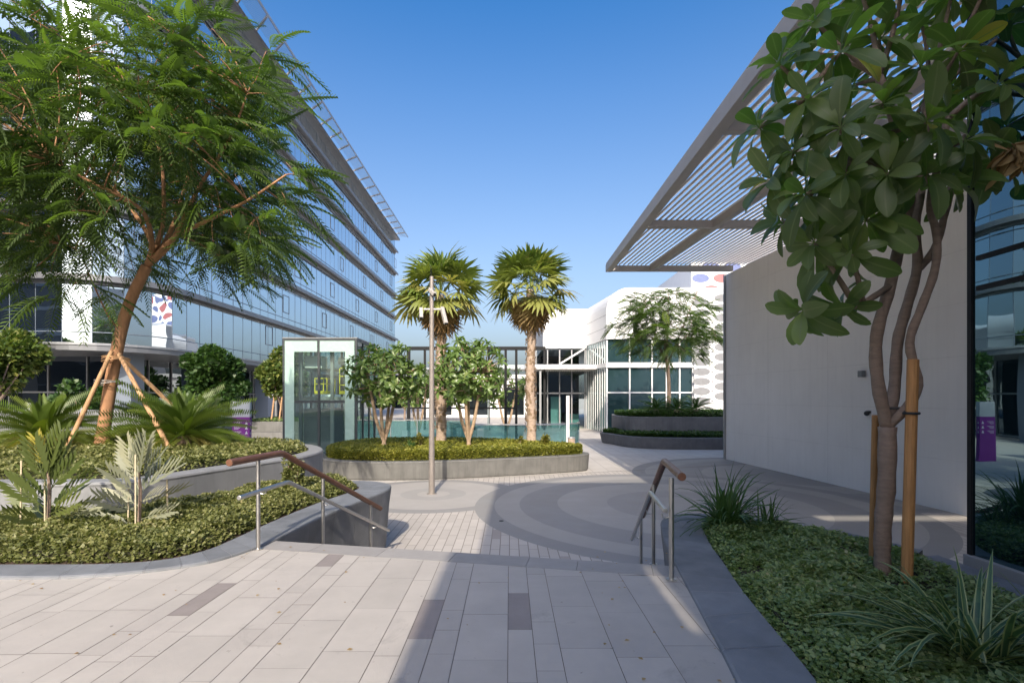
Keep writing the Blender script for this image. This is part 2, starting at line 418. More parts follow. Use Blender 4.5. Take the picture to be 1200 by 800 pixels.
for a, b_, ty in pat:
    xa, xb = X0+a*U+.0024, X0+b_*U-.0024
    y = -5.0 + rr.random()*.6
    if ty == 'd' and a in dark_y: y = dark_y[a][0] - .67*12
    while True:
        L = .67 if (ty != 'n' or rr.random() < .3) else .335
        if ty == 'w': L = .67
        isd = ty == 'd' and ((a in dark_y and abs(y-dark_y[a][0]) < .05) or (a not in dark_y and rr.random() < .12))
        ya0 = ya1 = y+.0015
        yb0 = min(y+L-.0015, nose_y(xa)-.004); yb1 = min(y+L-.0015, nose_y(xb)-.004)
        if xa > 1.75: yb0 = min(yb0, 5.0); yb1 = min(yb1, 5.0)
        if yb0 <= ya0 and yb1 <= ya1: break
        yb0 = max(yb0, ya0+.0004); yb1 = max(yb1, ya1+.0004)
        mx, my = (xa+xb)/2, y+L/2
        skip = (mx < -4 and my > 5.0) or (mx < -3.2 and my > 5.4)
        if not skip:
            z = rr.uniform(-.0006, .0006)
            (td if isd else ti).add([(xa,ya0,z),(xb,ya1,z),(xb,yb1,z),(xa,yb0,z)], [(0,1,2,3)], rr.random())
        y += L
struct(ti.build('terrace_paving', MT['tile'])); struct(td.build('terrace_paving_dark', MT['tile_dark']))

# nosing strip and the steps down to the plaza
st = MB(); xs = [-2.72,-2.1,-1.35,-.6,.15,.62,1.3,1.62]
for i in range(len(xs)-1):
    a, b_ = xs[i]+.002, xs[i+1]-.002
    lo = [(a,nose_y(a)),(b_,nose_y(b_)),(b_+.06,nose_y(b_)+.305),(a+.06,nose_y(a)+.305)]
    st.loft([[(x,y,-.15) for x,y in lo], [(x,y,.001) for x,y in lo]], True, rnd=random.random())
for i in range(1, 7):
    y0 = .305+.3*(i-1); za = -.15*i
    for j in range(6):
        p = Vector((-3.3+j*1.0, nose_y(-3.3+j*1.0), 0)) + NRM*(y0+.001)
        q = p + EDG*1.02
        lo = [p, q, q+NRM*.31, p+NRM*.31]
        st.loft([[(v.x,v.y,za-.16) for v in lo], [(v.x,v.y,za+.0008*j) for v in lo]], True, rnd=random.random())
struct(st.build('steps', MT['nosing']))

# kerbs that grow into the low walls beside the steps
def kerb(name, outer, inner, z, label, mat, bot=LO-.02, seg=3):
    m = MB(); n = len(outer)
    i = 0
    while i < n-1:
        j = min(n-1, i+seg)
        def sub(P, i, j, e):
            Q = [np.array(p) for p in P[i:j+1]]
            if len(Q) > 1:
                Q[0] = Q[0]+(Q[1]-Q[0])/max(np.linalg.norm(Q[1]-Q[0]),1e-6)*e; Q[-1] = Q[-1]+(Q[-2]-Q[-1])/max(np.linalg.norm(Q[-2]-Q[-1]),1e-6)*e
            return Q
        o, q = sub(outer,i,j,.0015), sub(inner,i,j,.0015); r = random.random()
        # outer face leans in towards the foot, its top edge is rounded
        def lp(f): return [f(o[k], q[k]) for k in range(len(o))]
        dirs = lp(lambda a, b: (b-a)/np.linalg.norm(b-a))
        prof = [(.10, bot), (.035, -.28), (.004, -.05), (0, z-.03), (.006, z-.010), (.022, z)]
        loops = [[(o[k][0]+dirs[k][0]*d, o[k][1]+dirs[k][1]*d, zz) for k in range(len(o))] for d, zz in prof]
        loops.append([(q[k][0], q[k][1], z) for k in range(len(o))])
        loops.append([(q[k][0], q[k][1], z-.12) for k in range(len(o))])
        m.loft(loops, closed=False, rnd=r)
        i = j
    return tag(m.build(name, mat), label, 'kerb')
kerb('stone_kerb', kerb_out_l, kerb_in_l, .028, 'dark stone kerb curving round the sunlit lower bed and down beside the left handrail', MT['basalt'])
kerb('stone_kerb', kerb_out_r, kerb_in_r, .028, 'dark stone kerb in shade edging the right bed of ground cover', MT['basalt'])
for poly, nm in ((bed_l, 'soil'), (bed_r, 'soil')):
    s = MB(); s.prism(poly, -.3, .012); struct(s.build(nm, MT['soil']))
pb = MB(); pb.prism([(3.93,5.12),(4.32,5.25),(4.32,1.0),(4.06,1.0),(4.03,3.0),(3.96,4.1),(3.93,4.7)], -.2, .02)
struct(pb.build('path', MT['basalt']))
# ================================================================== BUILDINGS
# ---- glass office building on the left: a rounded corner between two wings
def office_line(off, far=93.8, west=-62):
    """plan line of the facade, off metres inside the fins' outer edge"""
    r = 4.6-off; c = (-24.6, 32.1); pts = [(west, 27.5+off)]
    for i in range(0, 13):
        a = -PI/2 + PI/2*i/12; pts.append((c[0]+r*math.cos(a), c[1]+r*math.sin(a)))
    pts.append((-20.0-off, far-off*.3)); return pts
def resample(pts, step):
    out = [pts[0]]; P = [Vector((p[0],p[1],0)) for p in pts]; left = step
    for i in range(len(P)-1):
        d = P[i+1]-P[i]; L = d.length; s = 0
        while L-s >= left:
            s += left; q = P[i]+d*(s/L); out.append((q.x,q.y)); left = step
        left -= L-s
    return out
ob = thing('office_building', 'tall blue mirror-glass office building with rounded corner and grey sun fins on the left', 'building', (-21, 32, LO))
FZ = [8.1, 12.0, 15.9, 19.85, 23.8, 27.75]
gl = office_line(.62); m = MB()
back = [(-62, 93)]
cols = resample(gl, 1.4)+[gl[-1]]
zr = [4.55,5.2]+[z+d for z in FZ for d in (-.55,.8)]+[30.4]
for i in range(len(cols)-1):                                      # every pane sits a hair out of true, so its mirror image does too
    (xa,ya),(xb,yb) = cols[i], cols[i+1]
    L = math.hypot(xb-xa,yb-ya)
    if L < .02: continue
    nx, ny = (yb-ya)/L, -(xb-xa)/L
    for z0,z1 in zip(zr[:-1],zr[1:]):
        o = [random.uniform(-.0045,.0045) for _ in range(3)]; o.append(o[1]+o[2]-o[0])
        m.add([(xa+nx*o[0],ya+ny*o[0],z0),(xb+nx*o[1],yb+ny*o[1],z0),(xb+nx*o[3],yb+ny*o[3],z1),(xa+nx*o[2],ya+ny*o[2],z1)],[(0,1,2,3)],random.random())
m.add([(-20.62,93.6,4.55),(-62,93.6,4.55),(-62,93.6,30.4),(-20.62,93.6,30.4)], [(0,1,2,3)])
m.build('glass_wall', MT['facade'], ob)
m = MB(); m.prism([(x,y) for x,y in office_line(1.2)]+[(-62,93)], 30.3, 30.9); m.build('roof', MT['fin'], ob)
def band(mb, off0, off1, z0, z1, **k):
    a, b_ = office_line(off0, **k), office_line(off1, **k)
    mb.loft([[(x,y,z0) for x,y in b_], [(x,y,z0) for x,y in a], [(x,y,z1) for x,y in a], [(x,y,z1) for x,y in b_]], closed=False)
    # end cap at the far corner
    p, q = a[-1], b_[-1]; mb.add([(p[0],p[1],z0),(q[0],q[1],z0),(q[0],q[1],z1),(p[0],p[1],z1)], [(0,1,2,3)])
for z in FZ:                                                      # sun fins, one per storey: louvred deck with a nose pipe
    m = MB()
    band(m, .10, .58, z-.06, z+.02); band(m, 0, .13, z-.17, z+.15); band(m, .45, .60, z-.30, z-.07)
    for (x, y), (x2, y2) in zip(resample(office_line(.05), 1.4), resample(office_line(.57), 1.4)):
        if y > 26 and x > -40: m.beam((x,y,z+.10), (x2,y2,z+.10), .05, .16)
    m.build('sun_fin', MT['fin'], ob)
m = MB()                                                          # vertical seams
for i, (x, y) in enumerate(resample(gl, 1.4)):
    m.box(x-.014, x+.014, y-.014, y+.014, 4.55, 30.4)
m.build('mullion', MT['mullion'], ob)
m = MB()
for z in [5.2]+[f+.8 for f in FZ]+[f-.55 for f in FZ[1:]]:
    band(m, .59, .64, z-.022, z+.022)
m.build('transom', MT['mullion'], ob)
for j, z in enumerate([6.1]+[f+1.3 for f in FZ[:5]]):             # top-hung opening lights
    for y in range(44 if j < 2 else 40, 92, 10):
        yy = y + (3.4 if j % 2 else 0)
        m = MB()
        for (a, b_, c_, d_) in ((yy,yy+1.3,z,z+.06),(yy,yy+1.3,z+1.55,z+1.61),(yy,yy+.05,z+.06,z+1.55),(yy+1.25,yy+1.3,z+.06,z+1.55)):
            m.box(-20.585, -20.63, a, b_, c_, d_)
        m.build('opening_window', MT['mullion'], ob)
# eave canopy: gutter, louvres and brackets
m = MB(); band(m, -.25, .66, 29.9, 30.25); m.build('eave', MT['fin'], ob)
m = MB()
for k in range(12):
    o_ = -.35-.105*k; a = office_line(o_); m.loft([[(x,y,30.62) for x,y in office_line(o_-.085)], [(x,y,30.70) for x,y in a]], closed=False)
band(m, -1.66, -1.60, 30.55, 30.8)
for (x, y), (x2, y2) in zip(resample(office_line(.6), 2.8), resample(office_line(-1.62), 2.87)): m.beam((x,y,30.5),(x2,y2,30.5),.10,.18)
m.build('eave_canopy', MT['alu'], ob)
m = MB(); band(m, .02, 6, 4.15, 4.5); m.build('first_floor_slab', MT['fin'], ob)
m = MB(); band(m, -.04, .3, 4.44, 4.56); m.build('slab_edge', MT['alu'], ob)
m = MB(); gf = office_line(4.6); m.loft([[(x,y,LO) for x,y in gf],[(x,y,4.2) for x,y in gf]], closed=False); m.build('shopfront', MT['shop'], ob)
m = MB()
for x, y in resample(office_line(4.55), 2.4): m.box(x-.04,x+.04,y-.04,y+.04,LO,4.15)
band(m, 4.5, 4.62, 1.9, 2.0); band(m, 4.5, 4.62, LO, LO+.15); m.build('shopfront_frame', MT['alu'], ob)
for (x, y) in [(-22.4,30.6),(-21.4,37.2),(-21.4,45.5),(-21.4,54),(-21.4,62.5),(-33,29.0),(-44,29.0)]:
    m = MB(); m.box(x-.55,x+.55,y-.55,y+.55,LO,4.15); m.build('column', MT['blue_grey'], ob)

# ---- white-walled building on the right with its louvred canopy
wb = thing('white_walled_building', 'white plastered blank-walled building with big louvred canopy on the right', 'building', (10, 16, LO))
def wall_x(y): return 9.37 + (22.6-y)*.084
m = MB(); yn = 5.3
m.prism([(wall_x(22.6),22.6),(wall_x(yn),yn),(wall_x(yn)+14,yn),(wall_x(22.6)+14,22.6)], LO, 6.93)
m.build('wall', MT['plaster'], wb)
m = MB()
for z in (.15,1.35,2.55,3.75,4.95,6.15): m.beam((wall_x(22.6)-.001,22.6,z),(wall_x(yn)-.001,yn,z),.008,.010)
for y in (19.4,16.2,13.0,9.8,6.6): m.beam((wall_x(y)-.001,y,LO),(wall_x(y)-.001,y,6.92),.008,.010,(1,0,0))
m.build('panel_joint', MT['plaster_joint'], wb)
m = MB(); m.box(9.29,9.368,22.52,22.63,LO,6.93); m.build('corner_trim', MT['alu'], wb)
ZC = 6.95
m = MB(); m.box(4.08,4.34,4.0,22.1,ZC-.02,ZC+.28); m.box(4.10,4.13,4.0,22.1,ZC+.28,ZC+.36); m.build('canopy_beam', MT['canopy'], wb, bevel=.01)
for y in (22.0, 16.4, 10.5, 4.1):
    m = MB(); m.box(4.34, wall_x(y)-.005, y-.1, y+.1, ZC-.01, ZC+.22); m.build('canopy_beam', MT['canopy'], wb, bevel=.01)
m = MB(); y1, y0 = 21.9, 4.3
for xa in (6.0,):
    m.beam((xa,y1,ZC+.10),(xa+(y1-y0)*.084,y0,ZC+.10),.16,.24)
m.build('canopy_purlin', MT['canopy'], wb)
m = MB(); xf = 2.65; k = 0
while xf < 10.2:
    ya = 21.95
    if xf < 4.36: ya = 21.95 - (4.36-xf)/.084
    a = Vector((xf+(22.1-ya)*.084, ya, ZC+.31)); b_ = Vector((xf+(22.1-4.05)*.084, 4.05, ZC+.31))
    if ya > 5.5: m.beam(a, b_, .05, .215, (.80,0,.6))
    xf += .185
m.build('canopy_louvre', MT['alu_warm'], wb)

# ---- glass-fronted building at the right edge
gb = thing('glass_fronted_building', 'dark teal glass building front at the right edge of the view', 'building', (4.4, 4.9, 0))
m = MB(); m.add([(4.37,-4.8,.12),(4.37,4.92,.12),(4.37,4.92,9.2),(4.37,-4.8,9.2)], [(0,1,2,3)]); m.add([(4.37,4.9,.12),(6.3,4.9,.12),(6.3,4.9,9.2),(4.37,4.9,9.2)], [(0,1,2,3)]); m.build('glass_pane', MT['teal'], gb)
m = MB(); m.box(4.35,4.39,4.905,4.95,.12,9.2); m.build('corner_post', MT['steel_dark'], gb)
m = MB()
for y in (3.1,1.3,-.5,-2.3,-4.1): m.box(4.36,4.40,y-.012,y+.012,.12,9.2)
for z in (2.62,2.90,5.4,7.4): m.box(4.352,4.41,-4.8,4.86,z-.022,z+.022)
m.build('mullion', MT['steel_dark'], gb)
m = MB(); m.box(4.335,4.6,-5,4.98,LO,.115); m.build('plinth', MT['nosing'], gb, bevel=.008)
m = MB(); m.box(4.3,6.35,-4.85,4.97,9.2,9.6); m.build('roof', MT['fin'], gb)

# ---- the building behind the viewpoint that shades the steps (a tall thin slab, slots added for light streaks)
hb = thing('office_slab', 'sand-coloured slab building behind the viewpoint that shades the steps', 'building', (12, -6, LO))
HBX, HBZ = -.84, 14.55
m = MB(); Y0, Y1 = -6.4, -6.0
zs0, zs1, xs0, xs1 = 6.70, 7.95, 1.06, 1.125  # narrow slot added to throw a light streak beside the right handrail
m.box(HBX,xs0,Y0,Y1,LO,HBZ)
u0, u1, v0, v1 = 6.47, 9.9, 11.02, 11.62          # high slot added to throw a bright line by the white wall
m.box(xs1,u0,Y0,Y1,LO,HBZ); m.box(u0,u1,Y0,Y1,LO,v0); m.box(u0,u1,Y0,Y1,v1,HBZ); m.box(u1,44,Y0,Y1,LO,HBZ); m.box(xs0,xs1,Y0,Y1,LO,zs0); m.box(xs0,xs1,Y0,Y1,zs1,HBZ)
m.build('wall', MT['stone_wall'], hb)
for z in (9.2,):
    for i in range(9):
        x = 1.6+i*4.6; m = MB(); m.box(x,x+2.0,Y1,Y1+.03,z-.8,z+.8); m.build('window', MT['shop'], hb)
# towers that the left building's front wing mirrors
def tower(x0,x1,y0,y1,h,label,mat):
    r = thing('office_tower', label, 'building', ((x0+x1)/2,(y0+y1)/2,LO))
    m = MB(); m.box(x0,x1,y0,y1,LO,h); m.build('wall', mat, r)
    m = MB(); z = 4.
    while z < h-2:
        m.box(x0-.1,x1+.1,y0-.1,y1+.1,z,z+.35); z += 4.
    m.build('floor_band', MT['fin'], r)
tower(-135,-67,-52,-30,62,'dark tower behind the viewpoint, mirrored in the left glass wing',MT['office_wall'])
tower(-64,-43,-75,-55,64,'pale tower added behind the viewpoint to dim the sky mirrored in the rounded glass corner',MT['stone_wall'])  # added out of view, tall enough to block glaring sky in the reflection

# ---- far white building with rounded roof edge
fb = thing('white_block', 'white rounded two-storey building with dark glass front beyond the terraced planter', 'building', (7.4, 39.4, LO))
def shell(x0, y0, x1, y1, z0, z1, r, n=8):
    """white fascia extruded from y0 (front) to y1: rounded upper left edge"""
    prof = [(0,z0)]
    for i in range(n+1):
        a = PI - PI/2*i/n; prof.append((r+r*math.cos(a), z1-r+r*math.sin(a)))
    return prof
prof = shell(0,0,0,0,6.06,9.93,1.7)
W1 = 26
def xside(y): return 7.36 - (y-39.4)*.136
m = MB()
loops = [[(xside(y)+px, y, pz) for px, pz in prof]+[(7.36+W1, y, 9.93),(7.36+W1, y, 6.06)] for y in (39.4, 70)]
m.loft(loops, True, True); m.build('fascia', MT['white'], fb)
m = MB()
for z in (6.95,7.9,8.85): m.box(7.352,7.36+W1,39.392,39.4,z-.012,z+.012)
for z in (6.95,7.9): m.beam((xside(39.5)-.004,39.5,z),(xside(58)-.004,58,z),.012,.03)
m.build('panel_joint', MT['alu'], fb)
XR = 13.95
m = MB(); m.add([(7.45,39.7,LO),(XR,39.7,LO),(XR,39.7,6.06),(7.45,39.7,6.06)],[(0,1,2,3)])
m.add([(7.45,39.7,LO),(7.45,39.7,6.06),(xside(45)+.1,45,6.06),(xside(45)+.1,45,LO)],[(0,1,2,3)]); m.build('glass_wall', MT['block_glass'], fb)
m = MB(); m.box(7.4,XR,39.45,39.69,3.9,4.28); m.box(7.42,XR,39.6,39.69,1.95,2.05); m.box(7.40,XR,39.6,39.69,LO,LO+.12)
for x in (7.42,9.15,10.85,11.95,12.95,XR): m.box(x-.05,x+.05,39.58,39.69,LO,6.06)
m.beam((7.40,39.65,4.1),(xside(45),45,4.1),.12,.3)
for i in range(9):
    y = 40.2+i*.6; x = 7.44-(y-39.7)*.136; m.box(x-.05,x+.03,y-.03,y+.03,LO,6.06)
m.build('frame', MT['white'], fb)
m = MB(); m.box(XR+.02,7.36+W1,39.3,39.55,-.6,9.6); m.build('oval_screen', MT['white'], fb)
m = MB()
for i in range(9):
    for j in range(13):
        cx = XR+.55+i*1.62; cz = 1.35+j*.74 + (.0 if i%2==0 else .37)
        if cz > 9.3: continue
        vs = [(cx+.66*math.cos(2*PI*k/18), 39.296, cz+.30*math.sin(2*PI*k/18)) for k in range(18)]
        m.add(vs, [tuple(range(18))]); 
        dx, dz = cx+.81, cz
        vs = [(dx+.10*math.cos(2*PI*k/8), 39.296, dz+.07*math.sin(2*PI*k/8)) for k in range(8)]; m.add(vs, [tuple(range(8))])
m.build('screen_oval', pmat('oval_shade', (.23,.235,.245), .7), fb)
m = MB(); m.box(XR+.02,7.36+W1,39.32,39.6,LO,-.6); m.build('base_course', MT['concrete_light'], fb)

# ---- link block with the entrance
lk = thing('entrance_link', 'white-fasciaed entrance wing set back between the palms and the rounded block', 'building', (4.5, 45, LO))
m = MB(); loops = [[(2.9+px, y, pz) for px, pz in shell(0,0,0,0,5.9,9.25,.25)]+[(7.5,y,9.25),(7.5,y,5.9)] for y in (44.9, 66)]
m.loft(loops, True, True); m.build('fascia', MT['white'], lk)
m = MB()
for z in (6.7,7.55,8.4): m.box(2.95,6.55,44.89,44.9,z-.012,z+.012)
m.build('panel_joint', MT['alu'], lk)
m = MB(); m.add([(2.3,45.2,LO),(6.7,45.2,LO),(6.7,45.2,5.9),(2.3,45.2,5.9)],[(0,1,2,3)]); m.build('glass_wall', MT['clear'], lk)
m = MB()
for x in (2.3,3.3,4.35,5.4,6.55): m.box(x-.05,x+.05,45.1,45.19,LO,5.9)
for z in (2.0,4.45,5.85): m.box(2.3,6.6,45.1,45.19,z-.06,z+.06)
m.build('frame', MT['alu'], lk)
m = MB(); m.beam((4.3,45.05,4.5),(6.5,45.05,5.85),.12,.14); m.build('brace', MT['white'], lk)
m = MB(); m.box(1.9,7.2,54,54.2,LO,5.9); m.box(1.9,2.1,45.6,54,LO,5.9); m.box(2.1,7.2,45.6,54,3.9,4.2); m.build('interior_wall', MT['room'], lk)
m = MB(); m.box(3.7,4.6,46.6,46.8,LO,1.7); m.box(5.2,6.4,48,49.2,LO,.1); m.build('interior_panel', pmat('teal_interior', (.10,.26,.26), .6), lk)
m = MB(); m.box(-2.0,7.15,41.9,44.88,3.98,4.18); m.box(-2.0,7.15,41.84,41.9,3.92,4.25); m.build('entrance_canopy', MT['white'], lk)
m = MB()
for i in range(46): m.box(-1.9+i*.2,-1.84+i*.2,41.95,44.8,3.86,3.975)
m.build('soffit_slat', MT['alu_warm'], lk)
for x in (-1.7, 2.5):
    m = MB(); m.box(x-.08,x+.08,42.1,42.26,LO,3.85); m.build('column', MT['alu'], lk)

# ---- wall of coloured discs far behind
dw = thing('disc_patterned_building', 'tall white facade with red and blue discs seen under the right canopy', 'building', (30, 62, LO))
m = MB(); m.box(21.3,46,61,75,LO,17.5); m.build('wall', MT['white'], dw)
mr, mb_ = MB(), MB()
for i in range(9):
    for j in range(6):
        cx = 22.4+i*2.5+(1.25 if j%2 else 0); cz = 10.2+j*1.35
        vs = [(cx+1.02*math.cos(2*PI*k/20), 60.99, cz+.52*math.sin(2*PI*k/20)) for k in range(20)]
        (mr if (i+j*2)%3 == 0 else mb_).add(vs, [tuple(range(20))])
mr.build('red_dot', pmat('red_disc', (.40,.13,.13), .5), dw); mb_.build('blue_dot', pmat('blue_disc', (.13,.16,.31), .5), dw)

# ---- glass lift kiosk
LX0, LX1, LY0, LY1, LZ = -10.17, -6.92, 23.5, 26.7, 4.22
lf = thing('glass_lift', 'free-standing glass lift shaft with mint border and yellow cage inside', 'lift', ((LX0+LX1)/2, 25, LO))
m = MB(); e = .03
for (x0,y0,x1,y1) in ((LX0,LY0,LX1,LY0),(LX1,LY0,LX1,LY1),(LX0,LY1,LX1,LY1),(LX0,LY0,LX0,LY1)):
    m.add([(x0,y0,LO),(x1,y1,LO),(x1,y1,LZ),(x0,y0,LZ)],[(0,1,2,3)])
m.build('glass_wall', MT['lift_glass'], lf)
m = MB(); w = .05
for x in (LX0,LX1):
    for y in (LY0,LY1): m.box(x-w,x+w,y-w,y+w,LO,LZ+.06)
mx_ = (LX0+LX1)/2 - .05
m.box(mx_-.05,mx_+.05,LY0-.05,LY0+.04,LO,LZ); m.box(mx_-.05,mx_+.05,LY1-.05,LY1+.05,LO,LZ)
for z in (1.42, LZ):
    m.box(LX0,LX1,LY0-.045,LY0+.045,z-.05,z+.05); m.box(LX0,LX1,LY1-.045,LY1+.045,z-.05,z+.05)
    m.box(LX0-.045,LX0+.045,LY0,LY1,z-.05,z+.05); m.box(LX1-.045,LX1+.045,LY0,LY1,z-.05,z+.05)
for i in (1,2): y = LY0+(LY1-LY0)*i/3; m.box(LX1-.04,LX1+.04,y-.03,y+.03,LO,LZ)
m.build('frame', MT['lift_frame'], lf)
m = MB(); y = LY0-.075                                              # frosted border inside the panes
for a, b_ in ((LX0+.06,mx_-.06),(mx_+.06,LX1-.06)):
    left = a < mx_-1
    m.box(a,b_,y,y+.02,LZ-.55,LZ-.06)
    if left: m.box(a,a+.42,y,y+.02,LO,LZ-.55)
    else: m.box(b_-.42,b_,y,y+.02,LO,LZ-.55)
m.build('frosted_border', MT['mint'], lf)
m = MB(); m.box(LX0-.06,LX1+.06,LY0-.06,LY1+.06,LZ+.062,LZ+.10); m.build('roof', MT['alu'], lf)
m = MB()
for x, y_ in ((-9.7,24.2),(-9.7,26.1),(-8.2,24.1),(-8.2,26.1),(-7.4,26.2)): m.box(x-.07,x+.07,y_-.07,y_+.07,LO,LZ-.1)
for z in (-.2,1.5,2.9): m.box(-9.7,-8.2,26.05,26.15,z,z+.15); m.box(-9.75,-9.65,24.2,26.1,z,z+.15)
m.build('guide_rail', MT['alu'], lf)
m = MB(); m.box(-9.55,-8.75,24.3,25.0,3.0,3.55); m.build('machine_box', MT['white'], lf)
m = MB(); m.box(-8.1,-7.8,24.6,25.0,3.2,3.5); m.build('control_box', MT['white'], lf)
m = MB(); m.box(-9.6,-8.3,24.25,26.05,LO,1.1); m.build('lift_car', MT['room_mid'], lf)
m = MB()
for x0, x1 in ((-9.05,-8.45),(-7.9,-7.22)):
    m.box(x0,x1,24.15,25.3,1.78,1.92)
    for x in (x0,x1-.04):
        for y_ in (24.15,25.26): m.box(x,x+.04,y_,y_+.04,1.92,3.0 if x0 > -8.2 else 2.5)
    for z in ((2.2,2.6,2.98) if x0 > -8.2 else (2.25,2.5)): m.box(x0,x1,24.15,24.19,z-.02,z+.02); m.box(x1-.04,x1,24.19,25.3,z-.02,z+.02)
m.build('yellow_cage', MT['yellow'], lf)

# ---- dark steel pergola and the teal balustrade behind the planter
pg = thing('steel_pergola', 'dark steel frame pergola with slim posts behind the palms', 'pergola', (-2, 36, LO))
PZ = 4.36
for x in (-5.6,-.21,.38,): 
    m = MB(); m.box(x-.07,x+.07,28.95,29.09,LO,PZ-.05); m.build('post', MT['steel_dark'], pg)
for x in (-8.4,-7.0,-3.5,-2.9,-1.7,1.9,2.9):
    m = MB(); m.box(x-.09,x+.09,43.0,43.16,LO,PZ+1.25); m.build('post', MT['steel_dark'], pg)
m = MB(); m.beam((-5.75,29.02,PZ),(2.0,29.02,PZ),.16,.18); m.beam((-9,43.08,5.65),(3.0,43.08,5.65),.2,.22)
for x in (-5.6,-2.9,-.2,1.9): m.beam((x,29.1,PZ),(x-.9,43,5.6),.12,.16)
m.build('roof_beam', MT['steel_dark'], pg)
m = MB(); m.beam((-5.6,29.02,1.03),(.4,29.02,1.03),.07,.09); m.build('rail', MT['steel_dark'], pg)
m = MB(); m.add([(-5.6,29.2,PZ+.1),(1.9,29.2,PZ+.1),(1.0,42.9,5.72),(-6.5,42.9,5.72)],[(0,1,2,3)]); m.build('glass_roof', MT['clear'], pg)
# curved glass guard round the sunken court
cg = thing('glass_balustrade', 'curved teal glass balustrade with steel top rail behind the planter', 'balustrade', (0, 30, LO))
arc = [(-1.6+2.0*math.cos(a)*1.9+1.9, 30.6+2.4*math.sin(a)) for a in np.linspace(PI*.98, PI*2.05, 24)]
m = MB(); m.loft([[(x,y,LO) for x,y in arc],[(x,y,LO+1.15) for x,y in arc]], closed=False); m.build('glass_pane', MT['pool_glass'], cg)
m = MB(); m.tube([(x,y,LO+1.2) for x,y in arc], .035, 8); m.build('top_rail', MT['steel'], cg)
cg2 = thing('glass_balustrade', 'long straight teal glass balustrade between the lift and the pergola', 'balustrade', (-6, 28, LO))
m = MB(); m.add([(-9.5,28.4,LO),(-2.0,28.4,LO),(-2.0,28.4,.35),(-9.5,28.4,.35)],[(0,1,2,3)]); m.build('glass_pane', MT['pool_glass'], cg2)
m = MB(); m.beam((-9.5,28.4,.40),(-2.0,28.4,.40),.06,.05)
for i in range(6): m.box(-9.4+i*1.45,-9.36+i*1.45,28.38,28.42,LO,.38)
m.build('top_rail', MT['alu'], cg2)

# ---- background buildings
def low_building(x0,x1,y,h,label,mat,win=True,d=14):
    r = thing('low_building', label, 'building', ((x0+x1)/2,y,LO))
    m = MB(); m.box(x0,x1,y,y+d,LO,h); m.build('wall', mat, r)
    m = MB(); m.box(x0-.3,x1+.3,y-.4,y+d,h,h+.5); m.build('roof', MT['white'], r)
    if win:
        n = max(1,int((x1-x0)/4))
        for i in range(n):
            x = x0+(i+.25)*(x1-x0)/n; m = MB(); m.box(x,x+(x1-x0)/n*.55,y-.03,y+.05,LO+.3,h-1.2); m.build('window', MT['shop'], r)
low_building(-12,3,72,4.3,'low white building seen through the pergola behind the palms',MT['white'])
low_building(-40,-15,118,8,'pale distant building behind the lift at the end of the plaza',MT['stone_wall'])
low_building(40,75,120,16,'grey distant building far right, mirrored in the left glass facade',MT['stone_wall'])
# ================================================================== PLANTS
LM = {}
LM['cover'] = leafmat('ground_cover_leaf', [(0,(.065,.085,.022)),(.5,(.165,.18,.055)),(.85,(.26,.255,.095)),(1,(.36,.31,.16))], .25, .5, (1.3,1.5,.6))
LM['cover_shade'] = leafmat('lush_cover_leaf', [(0,(.08,.13,.04)),(.5,(.19,.27,.10)),(.9,(.31,.37,.15)),(1,(.42,.40,.22))], .3, .45, (1.3,1.6,.6))
LM['hedge'] = leafmat('hedge_leaf', [(0,(.08,.11,.018)),(.5,(.22,.235,.035)),(1,(.38,.34,.06))], .25, .5, (1.3,1.5,.6))
LM['poinciana'] = leafmat('feathery_leaf', [(0,(.04,.07,.025)),(.5,(.085,.13,.04)),(.8,(.13,.19,.05)),(1,(.32,.40,.045))], .42, .4, (1.7,2.0,.6))
LM['frangipani'] = leafmat('frangipani_leaf', [(0,(.085,.125,.045)),(.6,(.165,.215,.085)),(.93,(.25,.31,.095)),(1,(.42,.34,.09))], .42, .40, (1.4,2.1,.45), vein=(.22,.25,.12))
LM['frangipani_sun'] = leafmat('glossy_leaf', [(0,(.07,.13,.03)),(.6,(.16,.24,.065)),(1,(.32,.38,.14))], .28, .32, (1.5,1.8,.6), vein=(.22,.26,.10))
LM['palm'] = leafmat('palm_leaf', [(0,(.11,.18,.035)),(.45,(.24,.27,.07)),(.75,(.38,.35,.12)),(1,(.48,.38,.16))], .3, .4, (1.5,1.6,.7))
LM['palm_dead'] = leafmat('dry_palm_leaf', [(0,(.26,.15,.06)),(.5,(.38,.25,.10)),(1,(.48,.36,.17))], .2, .7, (1.2,1.1,.8))
LM['cycad'] = leafmat('cycad_leaf', [(0,(.045,.09,.018)),(.55,(.11,.165,.028)),(.85,(.22,.265,.045)),(1,(.34,.26,.09))], .22, .35, (1.4,1.6,.5))
LM['silver'] = leafmat('silver_leaf', [(0,(.10,.12,.075)),(.5,(.26,.27,.18)),(1,(.42,.40,.26))], .2, .5, (1.1,1.1,.8))
LM['zamia'] = leafmat('olive_leaf', [(0,(.045,.07,.018)),(.6,(.11,.14,.03)),(.85,(.17,.18,.05)),(1,(.45,.38,.06))], .25, .4, (1.3,1.4,.6))
LM['strap'] = leafmat('strap_leaf', [(0,(.045,.10,.03)),(1,(.09,.17,.05))], .25, .4, (1.3,1.5,.7))
LM['strap_var'] = leafmat('striped_strap_leaf', [(0,(.05,.11,.05)),(1,(.09,.17,.07))], .25, .4, (1.2,1.4,.7), stripe=(.36,.40,.17))
LM['shrub'] = leafmat('shrub_leaf', [(0,(.02,.05,.014)),(.5,(.045,.10,.022)),(1,(.09,.15,.035))], .28, .45, (1.4,1.6,.6))
